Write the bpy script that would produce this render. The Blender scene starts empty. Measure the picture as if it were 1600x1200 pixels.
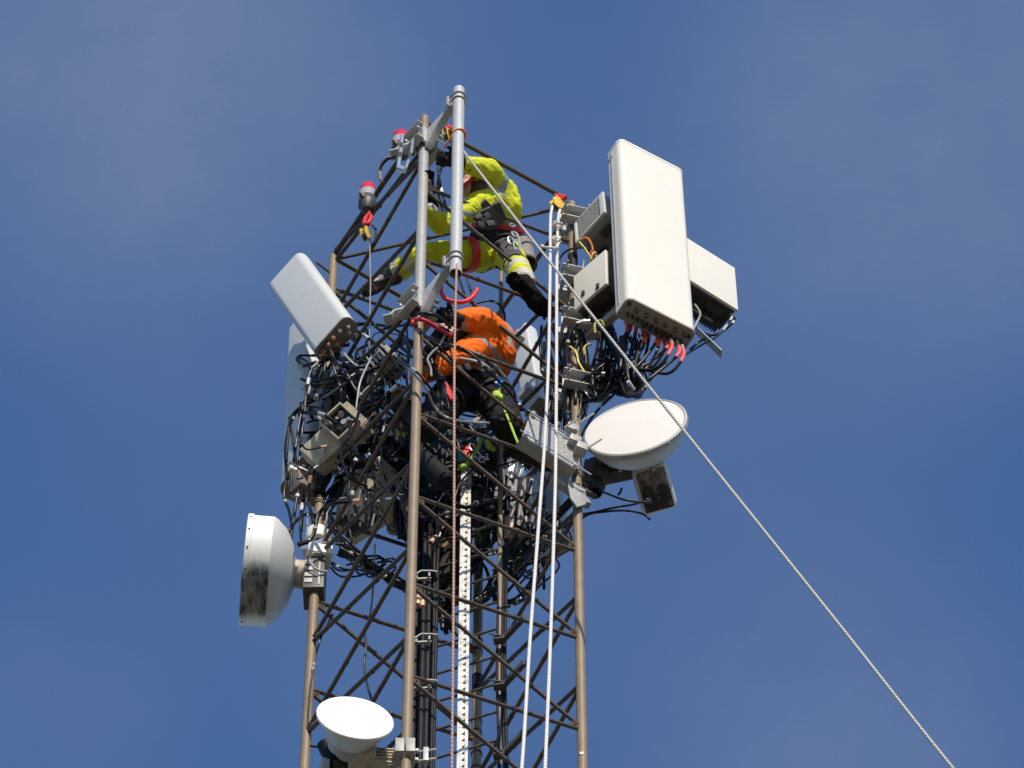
VEIL = (((180, 40), .085, .75), ((1500, 170), .075, .70), ((1330, 1200), .06, .40), ((60, 1150), .04, .25), ((800, 600), .16, .26))
VCOL = (1.05, 1.45, 2.55, 1)
LZ0, LZ1, LZ2, LZ3 = -0.28, -0.19, 0.07, 0.17
import bpy, bmesh, math, random
from mathutils import Vector, Matrix, noise, Quaternion

scene = bpy.context.scene
C = scene.collection
PI = math.pi
R_ = math.radians

# ------------------------------------------------------------------ camera
CAM = Vector((0.4029, -18.2, 1.6))
PITCH = 1.0377
FPX = 8622.6                      # focal length in pixels of a 1600 px wide picture
cam_d = bpy.data.cameras.new('camera')
cam_d.sensor_width = 36.0
cam_d.lens = 36.0 * FPX / 1600.0
cam_d.clip_start = 0.5
cam_d.clip_end = 3000.0
cam = bpy.data.objects.new('camera', cam_d)
cam.location = CAM
cam.rotation_euler = (PI / 2 + PITCH, 0, 0)
C.objects.link(cam)
scene.camera = cam

# ------------------------------------------------------------------ light
SUN_EL = 34.0
SUN_AZ = 13.0                      # degrees to the right of the line from tower to camera
sd = Vector((math.sin(R_(SUN_AZ)) * math.cos(R_(SUN_EL)), -math.cos(R_(SUN_AZ)) * math.cos(R_(SUN_EL)), math.sin(R_(SUN_EL))))
sun_d = bpy.data.lights.new('sun', 'SUN')
sun_d.energy = 4.9
sun_d.angle = R_(0.5)
sun_d.color = (1.0, 0.90, 0.76)
sun = bpy.data.objects.new('sun', sun_d)
sun.rotation_euler = sd.to_track_quat('Z', 'Y').to_euler()
sun.location = (4, -20, 50)
C.objects.link(sun)

world = bpy.data.worlds.new('World')
scene.world = world
world.use_nodes = True
nt = world.node_tree
bg = nt.nodes['Background']
sky = nt.nodes.new('ShaderNodeTexSky')
sky.sky_type = 'NISHITA'
sky.sun_disc = False
sky.sun_elevation = R_(SUN_EL)
sky.sun_rotation = R_(180 - SUN_AZ)
sky.air_density = 1.22
sky.dust_density = 0.0
sky.ozone_density = 10.0
# thin high cloud veil: soft patches at fixed directions of the sky, broken by noise
tc = nt.nodes.new('ShaderNodeTexCoord')
def ndir(px, py):
    u_, v_ = (px - 800) / FPX, -(py - 600) / FPX
    return Vector((u_, math.cos(PITCH) - v_ * math.sin(PITCH), math.sin(PITCH) + v_ * math.cos(PITCH))).normalized()
def math_node(op, a, b, c=None):
    m = nt.nodes.new('ShaderNodeMath'); m.operation = op
    for k, x in enumerate((a, b, c)):
        if x is None: continue
        if isinstance(x, (int, float)): m.inputs[k].default_value = x
        else: nt.links.new(x, m.inputs[k])
    return m.outputs[0]
def wnoise(scale, detail=5, rough=.5, loc=(0, 0, 0)):
    mp = nt.nodes.new('ShaderNodeMapping'); mp.inputs['Location'].default_value = loc
    nz = nt.nodes.new('ShaderNodeTexNoise')
    nz.inputs['Scale'].default_value = scale; nz.inputs['Detail'].default_value = detail; nz.inputs['Roughness'].default_value = rough
    nt.links.new(tc.outputs['Generated'], mp.inputs['Vector']); nt.links.new(mp.outputs[0], nz.inputs['Vector'])
    return nz.outputs['Fac']
fac = None
for (ang, ra, amt) in VEIL:
    vd = nt.nodes.new('ShaderNodeVectorMath'); vd.operation = 'DISTANCE'
    vd.inputs[1].default_value = ndir(*ang)
    nt.links.new(tc.outputs['Generated'], vd.inputs[0])
    mr = nt.nodes.new('ShaderNodeMapRange'); mr.interpolation_type = 'SMOOTHERSTEP'
    mr.inputs['From Min'].default_value = ra; mr.inputs['From Max'].default_value = 0.0
    mr.inputs['To Max'].default_value = amt
    nt.links.new(vd.outputs['Value'], mr.inputs['Value'])
    fac = mr.outputs[0] if fac is None else math_node('ADD', fac, mr.outputs[0])
n1 = wnoise(18, 7, .58); n2 = wnoise(70, 6, .6, (3, 1, 2))
br = math_node('MULTIPLY_ADD', n1, 1.3, .35)
br = math_node('MULTIPLY_ADD', n2, .5, br); br = math_node('SUBTRACT', br, .25)
fac = math_node('MULTIPLY', fac, br)
fac = math_node('MINIMUM', math_node('MAXIMUM', fac, 0.0), 0.9)
mx = nt.nodes.new('ShaderNodeMix'); mx.data_type = 'RGBA'
mx.inputs['B'].default_value = VCOL
nt.links.new(fac, mx.inputs['Factor'])
nt.links.new(sky.outputs['Color'], mx.inputs['A'])
nt.links.new(mx.outputs['Result'], bg.inputs['Color'])
bg.inputs['Strength'].default_value = 0.148

scene.view_settings.view_transform = 'Standard'
scene.view_settings.look = 'None'
scene.view_settings.exposure = 0.0
scene.view_settings.gamma = 1.0
scene.cycles.use_denoising = True
scene.cycles.max_bounces = 8

# ------------------------------------------------------------------ helpers
def W(px, py, y):
    """the point of the place seen at photo pixel (px, py) whose depth is y metres behind the tower axis"""
    u = (px - 800) / FPX
    v = -(py - 600) / FPX
    d = Vector((u, math.cos(PITCH) - v * math.sin(PITCH), math.sin(PITCH) + v * math.cos(PITCH)))
    return CAM + d * ((y - CAM.y) / d.y)

def rot(yaw, tilt=0, roll=0):
    return (Matrix.Rotation(R_(yaw), 3, 'Z') @ Matrix.Rotation(R_(tilt), 3, 'X') @ Matrix.Rotation(R_(roll), 3, 'Y'))

def frame_z(n, up=Vector((0, 0, 1))):
    """3x3 with local Z along n"""
    n = Vector(n).normalized()
    x = up.cross(n)
    if x.length < 1e-4:
        x = Vector((1, 0, 0))
    x.normalize()
    y = n.cross(x)
    return Matrix((x, y, n)).transposed()

def cr(pts, n=8):
    """smooth curve through points"""
    pts = [Vector(p) for p in pts]
    if len(pts) < 3:
        return [pts[0].lerp(pts[-1], k / n) for k in range(n + 1)]
    out = []
    P = [pts[0] * 2 - pts[1]] + pts + [pts[-1] * 2 - pts[-2]]
    for i in range(1, len(P) - 2):
        a, b, c, d = P[i - 1], P[i], P[i + 1], P[i + 2]
        for k in range(n):
            t = k / n
            out.append(0.5 * ((2 * b) + (c - a) * t + (2 * a - 5 * b + 4 * c - d) * t * t + (3 * b - a - 3 * c + d) * t ** 3))
    out.append(pts[-1])
    return out

class MB:
    """collects shapes for one mesh object"""
    def __init__(self):
        self.v, self.f, self.m = [], [], []
        self.mi = 0
    def add(self, vs, fs):
        o = len(self.v)
        self.v += [Vector(p) for p in vs]
        self.f += [tuple(i + o for i in f) for f in fs]
        self.m += [self.mi] * len(fs)
        return self
    def tube(self, pts, r, seg=8, caps=True):
        pts = [Vector(p) for p in pts]
        n = len(pts)
        rs = list(r) if isinstance(r, (list, tuple)) else [r] * n
        t0 = (pts[1] - pts[0]).normalized()
        a = t0.orthogonal().normalized()
        vs, fs = [], []
        prev = t0
        for i, p in enumerate(pts):
            t = (pts[min(i + 1, n - 1)] - pts[max(i - 1, 0)])
            t = t.normalized() if t.length > 1e-9 else prev
            a = prev.rotation_difference(t) @ a
            a = (a - t * a.dot(t)).normalized()
            b = t.cross(a)
            prev = t
            for k in range(seg):
                w = 2 * PI * k / seg
                vs.append(p + (a * math.cos(w) + b * math.sin(w)) * rs[i])
        for i in range(n - 1):
            for k in range(seg):
                k2 = (k + 1) % seg
                fs.append((i * seg + k, i * seg + k2, (i + 1) * seg + k2, (i + 1) * seg + k))
        if caps:
            fs.append(tuple(reversed(range(seg))))
            fs.append(tuple((n - 1) * seg + k for k in range(seg)))
        return self.add(vs, fs)
    def cyl(self, p0, p1, r0, r1=None, seg=16):
        return self.tube([p0, p1], [r0, r0 if r1 is None else r1], seg)
    def bm(self, bm):
        bm.verts.index_update()
        self.add([v.co.copy() for v in bm.verts], [[v.index for v in f.verts] for f in bm.faces])
        bm.free()
        return self
    def box(self, c, M, dims, bevel=0.0, seg=2):
        b = bmesh.new()
        bmesh.ops.create_cube(b, size=1.0)
        for v in b.verts:
            v.co = Vector((v.co.x * dims[0], v.co.y * dims[1], v.co.z * dims[2]))
        if bevel > 0:
            bmesh.ops.bevel(b, geom=list(b.edges), offset=bevel, segments=seg, affect='EDGES', profile=0.6)
        c = Vector(c)
        for v in b.verts:
            v.co = c + M @ v.co
        return self.bm(b)
    def prism(self, poly, c, M, axis='Y', h=(0, 1), bevel=0.0, seg=2):
        """poly in the plane across axis, extruded along axis from h[0] to h[1]"""
        c = Vector(c)
        b = bmesh.new()
        def pt(a, d, e):
            return Vector((a, e, d)) if axis == 'Y' else (Vector((a, d, e)) if axis == 'Z' else Vector((e, a, d)))
        lo = [b.verts.new(pt(a, d, h[0])) for a, d in poly]
        hi = [b.verts.new(pt(a, d, h[1])) for a, d in poly]
        n = len(poly)
        f1 = b.faces.new(lo); f2 = b.faces.new(hi)
        for i in range(n):
            b.faces.new((lo[i], lo[(i + 1) % n], hi[(i + 1) % n], hi[i]))
        bmesh.ops.recalc_face_normals(b, faces=list(b.faces))
        if bevel > 0:
            es = list(set(f1.edges) | set(f2.edges))
            bmesh.ops.bevel(b, geom=es, offset=bevel, segments=seg, affect='EDGES', profile=0.6)
        for v in b.verts:
            v.co = c + M @ v.co
        return self.bm(b)
    def lathe(self, prof, c, M, seg=48, close=True):
        c = Vector(c)
        vs, fs, rings = [], [], []
        for r, z in prof:
            if r < 1e-6:
                rings.append([len(vs)]); vs.append(c + M @ Vector((0, 0, z)))
            else:
                rings.append(list(range(len(vs), len(vs) + seg)))
                vs += [c + M @ Vector((r * math.cos(2 * PI * k / seg), r * math.sin(2 * PI * k / seg), z)) for k in range(seg)]
        for A, B in zip(rings[:-1], rings[1:]):
            for k in range(seg):
                k2 = (k + 1) % seg
                if len(A) == 1 and len(B) == 1: continue
                if len(A) == 1: fs.append((A[0], B[k2], B[k]))
                elif len(B) == 1: fs.append((A[k], A[k2], B[0]))
                else: fs.append((A[k], A[k2], B[k2], B[k]))
        return self.add(vs, fs)
    def ball(self, c, r, M=None, seg=16):
        r = (r, r, r) if not isinstance(r, (tuple, list)) else r
        M = M or Matrix.Identity(3)
        n = seg // 2
        M2 = M @ Matrix.Diagonal(Vector(r))
        return self.lathe([(math.sin(PI * k / n), -math.cos(PI * k / n)) if 0 < k < n else (0, -math.cos(PI * k / n)) for k in range(n + 1)], c, M2, seg)
    def cap(self, p0, r0, p1, r1, seg=14):
        """capsule with tapering radius, closed"""
        p0, p1 = Vector(p0), Vector(p1)
        d = p1 - p0
        L = d.length
        M = frame_z(d) if L > 1e-6 else Matrix.Identity(3)
        prof = [(0, -r0)] + [(r0 * math.cos(a), r0 * math.sin(a)) for a in (-1.2, -.8, -.4, 0)]
        prof += [(r1 * math.cos(a), L + r1 * math.sin(a)) for a in (0, .4, .8, 1.2)] + [(0, L + r1)]
        return self.lathe(prof, p0, M, seg)
    def ring(self, c, n, r, w, t, seg=28, sy=1.0):
        """flat band round a limb: centre, axis, radius, width, thickness"""
        h = w / 2
        M = frame_z(n) @ Matrix.Diagonal(Vector((1, sy, 1)))
        return self.lathe([(r, -h), (r + t, -h), (r + t, h), (r, h), (r, -h)], c, M, seg)

def wloc(o):
    p = Vector((0, 0, 0))
    while o is not None:
        p += o.location
        o = o.parent
    return p

def mesh_obj(name, me, mats, parent, base):
    o = bpy.data.objects.new(name, me)
    C.objects.link(o)
    for m in (mats if isinstance(mats, (list, tuple)) else [mats]):
        me.materials.append(m)
    if parent is not None:
        o.parent = parent
    else:
        o.location = base
    return o

def obj(name, mb, mats, parent=None, ang=35, flat=False):
    if parent is None:
        lo = Vector((min(v.x for v in mb.v), min(v.y for v in mb.v), min(v.z for v in mb.v)))
        hi = Vector((max(v.x for v in mb.v), max(v.y for v in mb.v), max(v.z for v in mb.v)))
        base = (lo + hi) / 2
    else:
        base = wloc(parent)
    me = bpy.data.meshes.new(name)
    me.from_pydata([tuple(v - base) for v in mb.v], [], mb.f)
    for p, i in zip(me.polygons, mb.m):
        p.material_index = i
    b = bmesh.new(); b.from_mesh(me)
    bmesh.ops.recalc_face_normals(b, faces=list(b.faces))
    b.to_mesh(me); b.free()
    if not flat:
        me.shade_smooth()
        me.set_sharp_from_angle(angle=R_(ang))
    me.update()
    return mesh_obj(name, me, mats, parent, base)

def tag(o, label, cat, group=None, kind=None):
    if label: o['label'] = label
    if cat: o['category'] = cat
    if group: o['group'] = group
    if kind: o['kind'] = kind
    return o

def thing(name, label, cat, loc, group=None):
    o = bpy.data.objects.new(name, None)
    o.empty_display_size = 0.1
    C.objects.link(o)
    o.location = Vector(loc)
    return tag(o, label, cat, group)

def dup(root, delta, label=None, M=None):
    """copy of a thing with its parts and sub-parts, moved by delta"""
    r = root.copy(); C.objects.link(r)
    r.location = root.location + Vector(delta)
    if M is not None: r.rotation_euler = M.to_euler()
    if label: r['label'] = label
    for ch in list(root.children):
        c = ch.copy(); C.objects.link(c); c.parent = r
        for g in list(ch.children):
            d = g.copy(); C.objects.link(d); d.parent = c
    return r

# ------------------------------------------------------------------ materials
def mat(name, col, rough=0.6, metal=0.0, var=0.12, scale=12.0, bump=0.0, bscale=60.0, dirt=None, dirt_amt=0.0, dscale=5.0, spec=0.5, stretch=(1, 1, 1), coat=0.0):
    m = bpy.data.materials.new(name)
    m.use_nodes = True
    n = m.node_tree
    p = n.nodes['Principled BSDF']
    p.inputs['Roughness'].default_value = rough
    p.inputs['Metallic'].default_value = metal
    p.inputs['Specular IOR Level'].default_value = spec
    p.inputs['Coat Weight'].default_value = coat
    t = n.nodes.new('ShaderNodeTexCoord')
    mp = n.nodes.new('ShaderNodeMapping')
    mp.inputs['Scale'].default_value = stretch
    n.links.new(t.outputs['Object'], mp.inputs['Vector'])
    nz = n.nodes.new('ShaderNodeTexNoise')
    nz.inputs['Scale'].default_value = scale
    nz.inputs['Detail'].default_value = 6
    nz.inputs['Roughness'].default_value = 0.62
    n.links.new(mp.outputs[0], nz.inputs['Vector'])
    r = n.nodes.new('ShaderNodeMix'); r.data_type = 'RGBA'
    r.inputs['A'].default_value = tuple(max(0, c * (1 - var)) for c in col) + (1,)
    r.inputs['B'].default_value = tuple(min(1, c * (1 + var)) for c in col) + (1,)
    mr = n.nodes.new('ShaderNodeMapRange')
    mr.inputs['From Min'].default_value = 0.3
    mr.inputs['From Max'].default_value = 0.7
    n.links.new(nz.outputs['Fac'], mr.inputs['Value'])
    n.links.new(mr.outputs[0], r.inputs['Factor'])
    out = r.outputs['Result']
    if dirt is not None:
        dz = n.nodes.new('ShaderNodeTexNoise')
        dz.inputs['Scale'].default_value = dscale
        dz.inputs['Detail'].default_value = 8
        dz.inputs['Roughness'].default_value = 0.7
        n.links.new(mp.outputs[0], dz.inputs['Vector'])
        dm = n.nodes.new('ShaderNodeMapRange')
        dm.inputs['From Min'].default_value = 0.62 - 0.25 * dirt_amt
        dm.inputs['From Max'].default_value = 0.80 - 0.25 * dirt_amt
        n.links.new(dz.outputs['Fac'], dm.inputs['Value'])
        r2 = n.nodes.new('ShaderNodeMix'); r2.data_type = 'RGBA'
        r2.inputs['B'].default_value = tuple(dirt) + (1,)
        n.links.new(dm.outputs[0], r2.inputs['Factor'])
        n.links.new(out, r2.inputs['A'])
        out = r2.outputs['Result']
    n.links.new(out, p.inputs['Base Color'])
    if bump:
        bz = n.nodes.new('ShaderNodeTexNoise')
        bz.inputs['Scale'].default_value = bscale
        bz.inputs['Detail'].default_value = 4
        n.links.new(mp.outputs[0], bz.inputs['Vector'])
        bp = n.nodes.new('ShaderNodeBump')
        bp.inputs['Strength'].default_value = bump
        bp.inputs['Distance'].default_value = 0.01
        n.links.new(bz.outputs['Fac'], bp.inputs['Height'])
        n.links.new(bp.outputs['Normal'], p.inputs['Normal'])
    return m

def rope_mat(name, a, b, period):
    m = bpy.data.materials.new(name)
    m.use_nodes = True
    n = m.node_tree
    p = n.nodes['Principled BSDF']
    p.inputs['Roughness'].default_value = 0.85
    t = n.nodes.new('ShaderNodeTexCoord')
    w = n.nodes.new('ShaderNodeTexWave')
    w.wave_type = 'BANDS'; w.bands_direction = 'DIAGONAL'
    w.inputs['Scale'].default_value = 0.35 / period
    w.inputs['Distortion'].default_value = 1.5
    w.inputs['Detail'].default_value = 1.0
    n.links.new(t.outputs['Object'], w.inputs['Vector'])
    x = n.nodes.new('ShaderNodeMix'); x.data_type = 'RGBA'
    x.inputs['A'].default_value = a + (1,)
    x.inputs['B'].default_value = b + (1,)
    n.links.new(w.outputs['Fac'], x.inputs['Factor'])
    n.links.new(x.outputs['Result'], p.inputs['Base Color'])
    bp = n.nodes.new('ShaderNodeBump'); bp.inputs['Strength'].default_value = 0.8; bp.inputs['Distance'].default_value = 0.004
    n.links.new(w.outputs['Fac'], bp.inputs['Height']); n.links.new(bp.outputs['Normal'], p.inputs['Normal'])
    return m

class M: pass
M.taupe = mat('taupe paint', (0.225, 0.162, 0.095), 0.5, var=0.14, scale=7, bump=0.1, dirt=(0.16, 0.105, 0.06), dirt_amt=0.1, dscale=14)
M.brown = mat('rusty brown paint', (0.070, 0.047, 0.028), 0.55, var=0.3, scale=16, bump=0.2, dirt=(0.06, 0.035, 0.02), dirt_amt=0.4, dscale=20)
M.galv = mat('galvanised steel', (0.44, 0.445, 0.43), 0.45, metal=0.1, var=0.10, scale=30)
M.galvdull = mat('dull galvanised steel', (0.34, 0.34, 0.32), 0.5, metal=0.05, var=0.2, scale=40, dirt=(0.2, 0.18, 0.15), dirt_amt=0.2, dscale=12)
M.chrome = mat('bright zinc', (0.62, 0.63, 0.63), 0.28, metal=0.75, var=0.1, scale=60)
M.alu = mat('bright aluminium', (0.68, 0.66, 0.62), 0.45, metal=0.1, var=0.12, scale=18, dirt=(0.25, 0.23, 0.2), dirt_amt=0.45, dscale=22)
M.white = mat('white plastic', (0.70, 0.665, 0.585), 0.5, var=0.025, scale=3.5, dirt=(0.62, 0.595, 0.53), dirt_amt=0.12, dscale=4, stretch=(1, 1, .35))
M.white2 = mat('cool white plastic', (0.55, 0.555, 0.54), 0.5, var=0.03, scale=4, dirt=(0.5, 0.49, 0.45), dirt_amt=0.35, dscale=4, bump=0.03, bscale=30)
M.radome = mat('warm white radome', (0.70, 0.655, 0.605), 0.55, var=0.02, scale=4)
M.brightradome = mat('bright white radome', (0.85, 0.84, 0.80), 0.45, var=0.015, scale=5)
M.grey = mat('grey plastic', (0.30, 0.31, 0.32), 0.5, var=0.08, scale=6, dirt=(0.18, 0.17, 0.15), dirt_amt=0.3, dscale=6)
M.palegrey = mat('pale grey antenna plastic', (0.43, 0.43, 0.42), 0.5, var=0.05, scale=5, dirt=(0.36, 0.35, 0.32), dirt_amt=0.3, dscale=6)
M.beige = mat('weathered beige paint', (0.50, 0.44, 0.335), 0.6, var=0.12, scale=9, dirt=(0.22, 0.17, 0.11), dirt_amt=0.45, dscale=7)
M.endplate = mat('brown grey end plate', (0.20, 0.165, 0.13), 0.55, var=0.15, scale=20, dirt=(0.09, 0.07, 0.05), dirt_amt=0.35, dscale=14)
M.base = mat('cream moulded base', (0.26, 0.23, 0.18), 0.55, var=0.08, scale=14, dirt=(0.13, 0.11, 0.08), dirt_amt=0.35, dscale=16)
M.dark = mat('dark cast metal', (0.025, 0.024, 0.0235), 0.5, var=0.25, scale=20)
M.darkgrey = mat('charcoal metal', (0.065, 0.062, 0.06), 0.5, var=0.2, scale=20)
M.rubber = mat('black cable jacket', (0.0075, 0.0073, 0.0075), 0.40, var=0.3, scale=20, spec=0.32)
M.tape = mat('black tape', (0.007, 0.0065, 0.0065), 0.6, var=0.2, scale=30, spec=0.25)
M.feeder = mat('black feeder jacket', (0.011, 0.011, 0.012), 0.5, var=0.35, scale=25, bump=0.15, bscale=40, spec=0.2)
M.whitecable = mat('pale grey jacket and painted sheen', (0.34, 0.33, 0.315), 0.35, var=0.1, scale=20)  # real pale jackets, and the painted highlight of one long black cable
M.ground_wire = mat('yellow green wire', (0.60, 0.52, 0.08), 0.45, var=0.2, scale=40)
M.orangecable = mat('orange wire', (0.75, 0.22, 0.05), 0.45, var=0.1, scale=40)
M.pink = mat('red marking tape', (0.72, 0.09, 0.08), 0.5, var=0.2, scale=60, dirt=(0.75, 0.5, 0.45), dirt_amt=0.2, dscale=50)
M.yellow = mat('fluorescent yellow fabric', (0.57, 0.60, 0.028), 0.8, var=0.1, scale=14, bump=0.35, bscale=22, spec=0.2)
M.orange = mat('fluorescent orange fabric', (0.93, 0.155, 0.010), 0.8, var=0.1, scale=14, bump=0.4, bscale=20, spec=0.2)
M.reflect = mat('grey reflective band', (0.30, 0.295, 0.27), 0.5, var=0.12, scale=30, bump=0.2, bscale=30)
M.cream = mat('pale reflective band', (0.50, 0.47, 0.40), 0.6, var=0.12, scale=30, bump=0.2, bscale=30)
M.cloth = mat('black work fabric', (0.017, 0.016, 0.0165), 0.85, var=0.3, scale=12, bump=0.6, bscale=18, spec=0.25)
M.greycloth = mat('charcoal work fabric', (0.085, 0.08, 0.085), 0.85, var=0.2, scale=12, bump=0.5, bscale=18, spec=0.25)
M.web = mat('black webbing', (0.018, 0.018, 0.018), 0.7, var=0.2, scale=50, bump=0.2)
M.red = mat('red webbing', (0.66, 0.025, 0.03), 0.6, var=0.15, scale=30, bump=0.2)
M.redrope = mat('red sling sheath', (0.62, 0.022, 0.035), 0.55, var=0.25, scale=50, bump=0.4, bscale=90)
M.lime = mat('lime webbing', (0.36, 0.54, 0.05), 0.7, var=0.1, scale=40)
M.blue = mat('blue plastic', (0.02, 0.24, 0.62), 0.4, var=0.1, scale=40)
M.skin = mat('skin', (0.62, 0.36, 0.27), 0.55, var=0.08, scale=30)
M.hair = mat('brown hair', (0.07, 0.04, 0.025), 0.7, var=0.3, scale=80)
M.lens = mat('red lamp lens', (0.62, 0.022, 0.04), 0.25, var=0.08, scale=20, coat=0.3)
M.lampgrey = mat('grey lamp housing', (0.33, 0.33, 0.34), 0.5, var=0.1, scale=20)
M.yellowmetal = mat('yellow anodised pulley', (0.68, 0.44, 0.03), 0.5, var=0.15, scale=30, dirt=(0.35, 0.2, 0.03), dirt_amt=0.2, dscale=30)
M.canvas = mat('grey canvas', (0.22, 0.215, 0.20), 0.8, var=0.12, scale=16, bump=0.3, bscale=25)
M.leather = mat('worn dark leather', (0.045, 0.04, 0.036), 0.5, var=0.4, scale=22, bump=0.3, bscale=50)
M.greyleather = mat('pale worn leather', (0.27, 0.25, 0.22), 0.6, var=0.4, scale=24, bump=0.3, bscale=50)
M.sole = mat('brown rubber sole', (0.17, 0.115, 0.07), 0.75, var=0.3, scale=30, bump=0.3)
M.blacksole = mat('black rubber sole', (0.013, 0.012, 0.012), 0.7, var=0.3, scale=30, bump=0.3)
M.copper = mat('copper lug', (0.66, 0.40, 0.26), 0.4, metal=0.4, var=0.15, scale=40)
M.rope = rope_mat('white braided rope', (0.74, 0.71, 0.67), (0.56, 0.50, 0.46), 0.018)
M.tagrope = rope_mat('grey braided rope', (0.52, 0.50, 0.46), (0.32, 0.30, 0.275), 0.018)
M.brownrope = rope_mat('brown braided rope', (0.50, 0.30, 0.21), (0.26, 0.15, 0.11), 0.022)
M.blackleather = mat('leather darkened for shade', (0.006, 0.0055, 0.0055), 0.85, var=0.3, scale=20, spec=0.12)  # shade on the hanging boot, put into its colour
M.deepblack = mat('deep black metal', (0.009, 0.0088, 0.0085), 0.7, var=0.3, scale=14, spec=0.2)  # deepest black, for the vent panel, filter units and closure
M.label = mat('white cable marker', (0.66, 0.65, 0.62), 0.5, var=0.05, scale=40)

# ------------------------------------------------------------------ ground
g = MB(); g.box((0, 0, -0.25), Matrix.Identity(3), (900, 900, 0.5))
M.ground = mat('gravel and dry grass', (0.13, 0.115, 0.085), 0.9, var=0.3, scale=0.6, dirt=(0.10, 0.12, 0.05), dirt_amt=0.4, dscale=0.15)
go = obj('ground', g, M.ground, flat=True)
tag(go, None, None, kind='structure')

# ------------------------------------------------------------------ lattice tower
LA, LB, LC, LD = (-0.187, -0.80), (0.81, -0.133), (-0.811, 0.133), (0.187, 0.80)
LEGR = 0.0305
def leg(L, z):
    return Vector((L[0], L[1], z))
tower = thing('lattice_tower', 'brown square steel lattice tower with four round legs and zigzag bracing', 'tower', (0, 0, 0))
for L, top in ((LA, 34.62), (LB, 34.63), (LC, 34.37), (LD, 34.50)):
    b = MB()
    b.cyl(leg(L, 0), leg(L, top), LEGR, seg=24)
    obj('leg', b, M.taupe, tower)
    # bolted sleeve joints of the tubes
    if L in (LB, LD, LC):
        b = MB()
        for z in ((29.2, 32.4) if L == LD else (32.4,) if L == LB else (31.0,)):
            b.cyl(leg(L, z), leg(L, z + 0.012), LEGR + 0.006, seg=20)
            b.cyl(leg(L, z + 0.16), leg(L, z + 0.172), LEGR + 0.006, seg=20)
        obj('leg_joint', b, M.brown, tower)
rnd = random.Random(4)
def brace(p, q, r=0.0125, nubs=True):
    b = MB()
    d = (q - p).normalized()
    b.tube([p, p.lerp(q, .5) + Vector((0, 0, rnd.uniform(-.002, .002))), q], r, 10)
    if nubs:                                     # small stubs welded along the strut
        for t in (0.36, 0.64):
            c = p.lerp(q, t + rnd.uniform(-.03, .03))
            n = Vector((rnd.uniform(-.3, .3), rnd.uniform(-.3, .3), 1)).normalized()
            b.cyl(c, c + n * 0.024, 0.0065, seg=8)
            b.ring(c, d, r, 0.014, 0.003, 10)
    obj('brace', b, M.brown, tower)
def gus(L, z, d, up=1):
    pass
PAN = 0.972
ntop = 34.35
def zig(L0, L1, z0, rise, n0, n1, r=0.0125):
    """warren bracing: node z0 + k*PAN on L0 joins nodes a half panel up and down on L1"""
    for k in range(n0, n1):
        za = z0 + PAN * k
        a = leg(L0, za)
        d = Vector((L1[0] - L0[0], L1[1] - L0[1], 0)).normalized() * (LEGR - 0.004)
        for zb in (za + rise, za + rise - PAN):
            if max(za, zb) > ntop + 0.15: continue
            a2 = a + d + Vector((0, 0, 0.022 if zb > za else -0.022))
            b2 = leg(L1, zb) - d + Vector((0, 0, -0.022 if zb > za else 0.022))
            brace(a2, b2, r)
        for L, zz, s_ in ((L0, za, 1), (L1, za + rise, -1)):
            if zz > ntop + .1: continue
            dd = d.normalized() * s_
            Fg = Matrix((dd, Vector((-dd.y, dd.x, 0)), Vector((0, 0, 1)))).transposed()
            g_ = MB(); g_.prism([(.024, -.050), (.075, -.018), (.075, .018), (.024, .050)], leg(L, zz), Fg, 'Y', (-.0035, .0035), 0)
            g_.cyl(leg(L, zz) + Fg @ Vector((.055, -.010, 0)), leg(L, zz) + Fg @ Vector((.055, .010, 0)), .008, seg=6)
            obj('gusset', g_, M.brown, tower)
zig(LA, LB, 28.78, 0.455, -5, 7)
zig(LA, LC, 28.22, 0.40, -4, 8, 0.014)
zig(LB, LD, 28.72, 0.38, -4, 7, 0.014)
zig(LC, LD, 29.07, 0.455, -5, 7, 0.0135)
def rail(p, q, r=0.016):
    b = MB(); b.cyl(p, q, r, seg=12); obj('top_rail', b, M.brown, tower)
rail(W(664, 191, -0.80), leg(LB, 34.66) + Vector((-.05, -.03, 0)))
rail(W(655, 205, -0.80), leg(LC, 34.38), 0.019)
rail(W(662, 232, -0.79), leg(LC, 34.30) + Vector((.01, 0, 0)), 0.014)
rail(leg(LC, 34.36), leg(LD, 34.36)); rail(leg(LB, 34.55), leg(LD, 34.40))
b = MB(); b.cyl(W(525, 405, .13), W(890, 322, -.133), 0.0125, seg=10); obj('plan_brace', b, M.brown, tower)
# pale galvanised sleeve on the upper part of the near leg
b = MB(); b.cyl(leg(LA, 32.18), leg(LA, 34.20), LEGR + 0.004, seg=24); obj('leg_sleeve', b, M.galvdull, tower)
b = MB(); b.cyl(leg(LB, 33.64), leg(LB, 33.90), LEGR + 0.003, seg=24); obj('wrap_and_shade_band', b, M.tape, tower)
b = MB(); b.cyl(leg(LC, 31.22), leg(LC, 31.54), LEGR + 0.004, seg=20); obj('wrap_and_shade_band', b, M.tape, tower)
b = MB(); b.cyl(leg(LD, 30.02), leg(LD, 30.22), LEGR + 0.003, seg=20); obj('wrap_and_shade_band', b, M.tape, tower)  # not tape: this black band paints the shadow on the back leg
for L, zs in ((LD, (29.6, 29.72, 30.5, 30.62, 31.1)), (LC, (30.55, 30.66)), (LB, (31.05, 32.55))):
    for z in zs:
        b = MB(); b.ring(leg(L, z), (0, 0, 1), LEGR, 0.02, 0.004, 20); obj('clip_band', b, M.darkgrey, tower)
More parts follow.
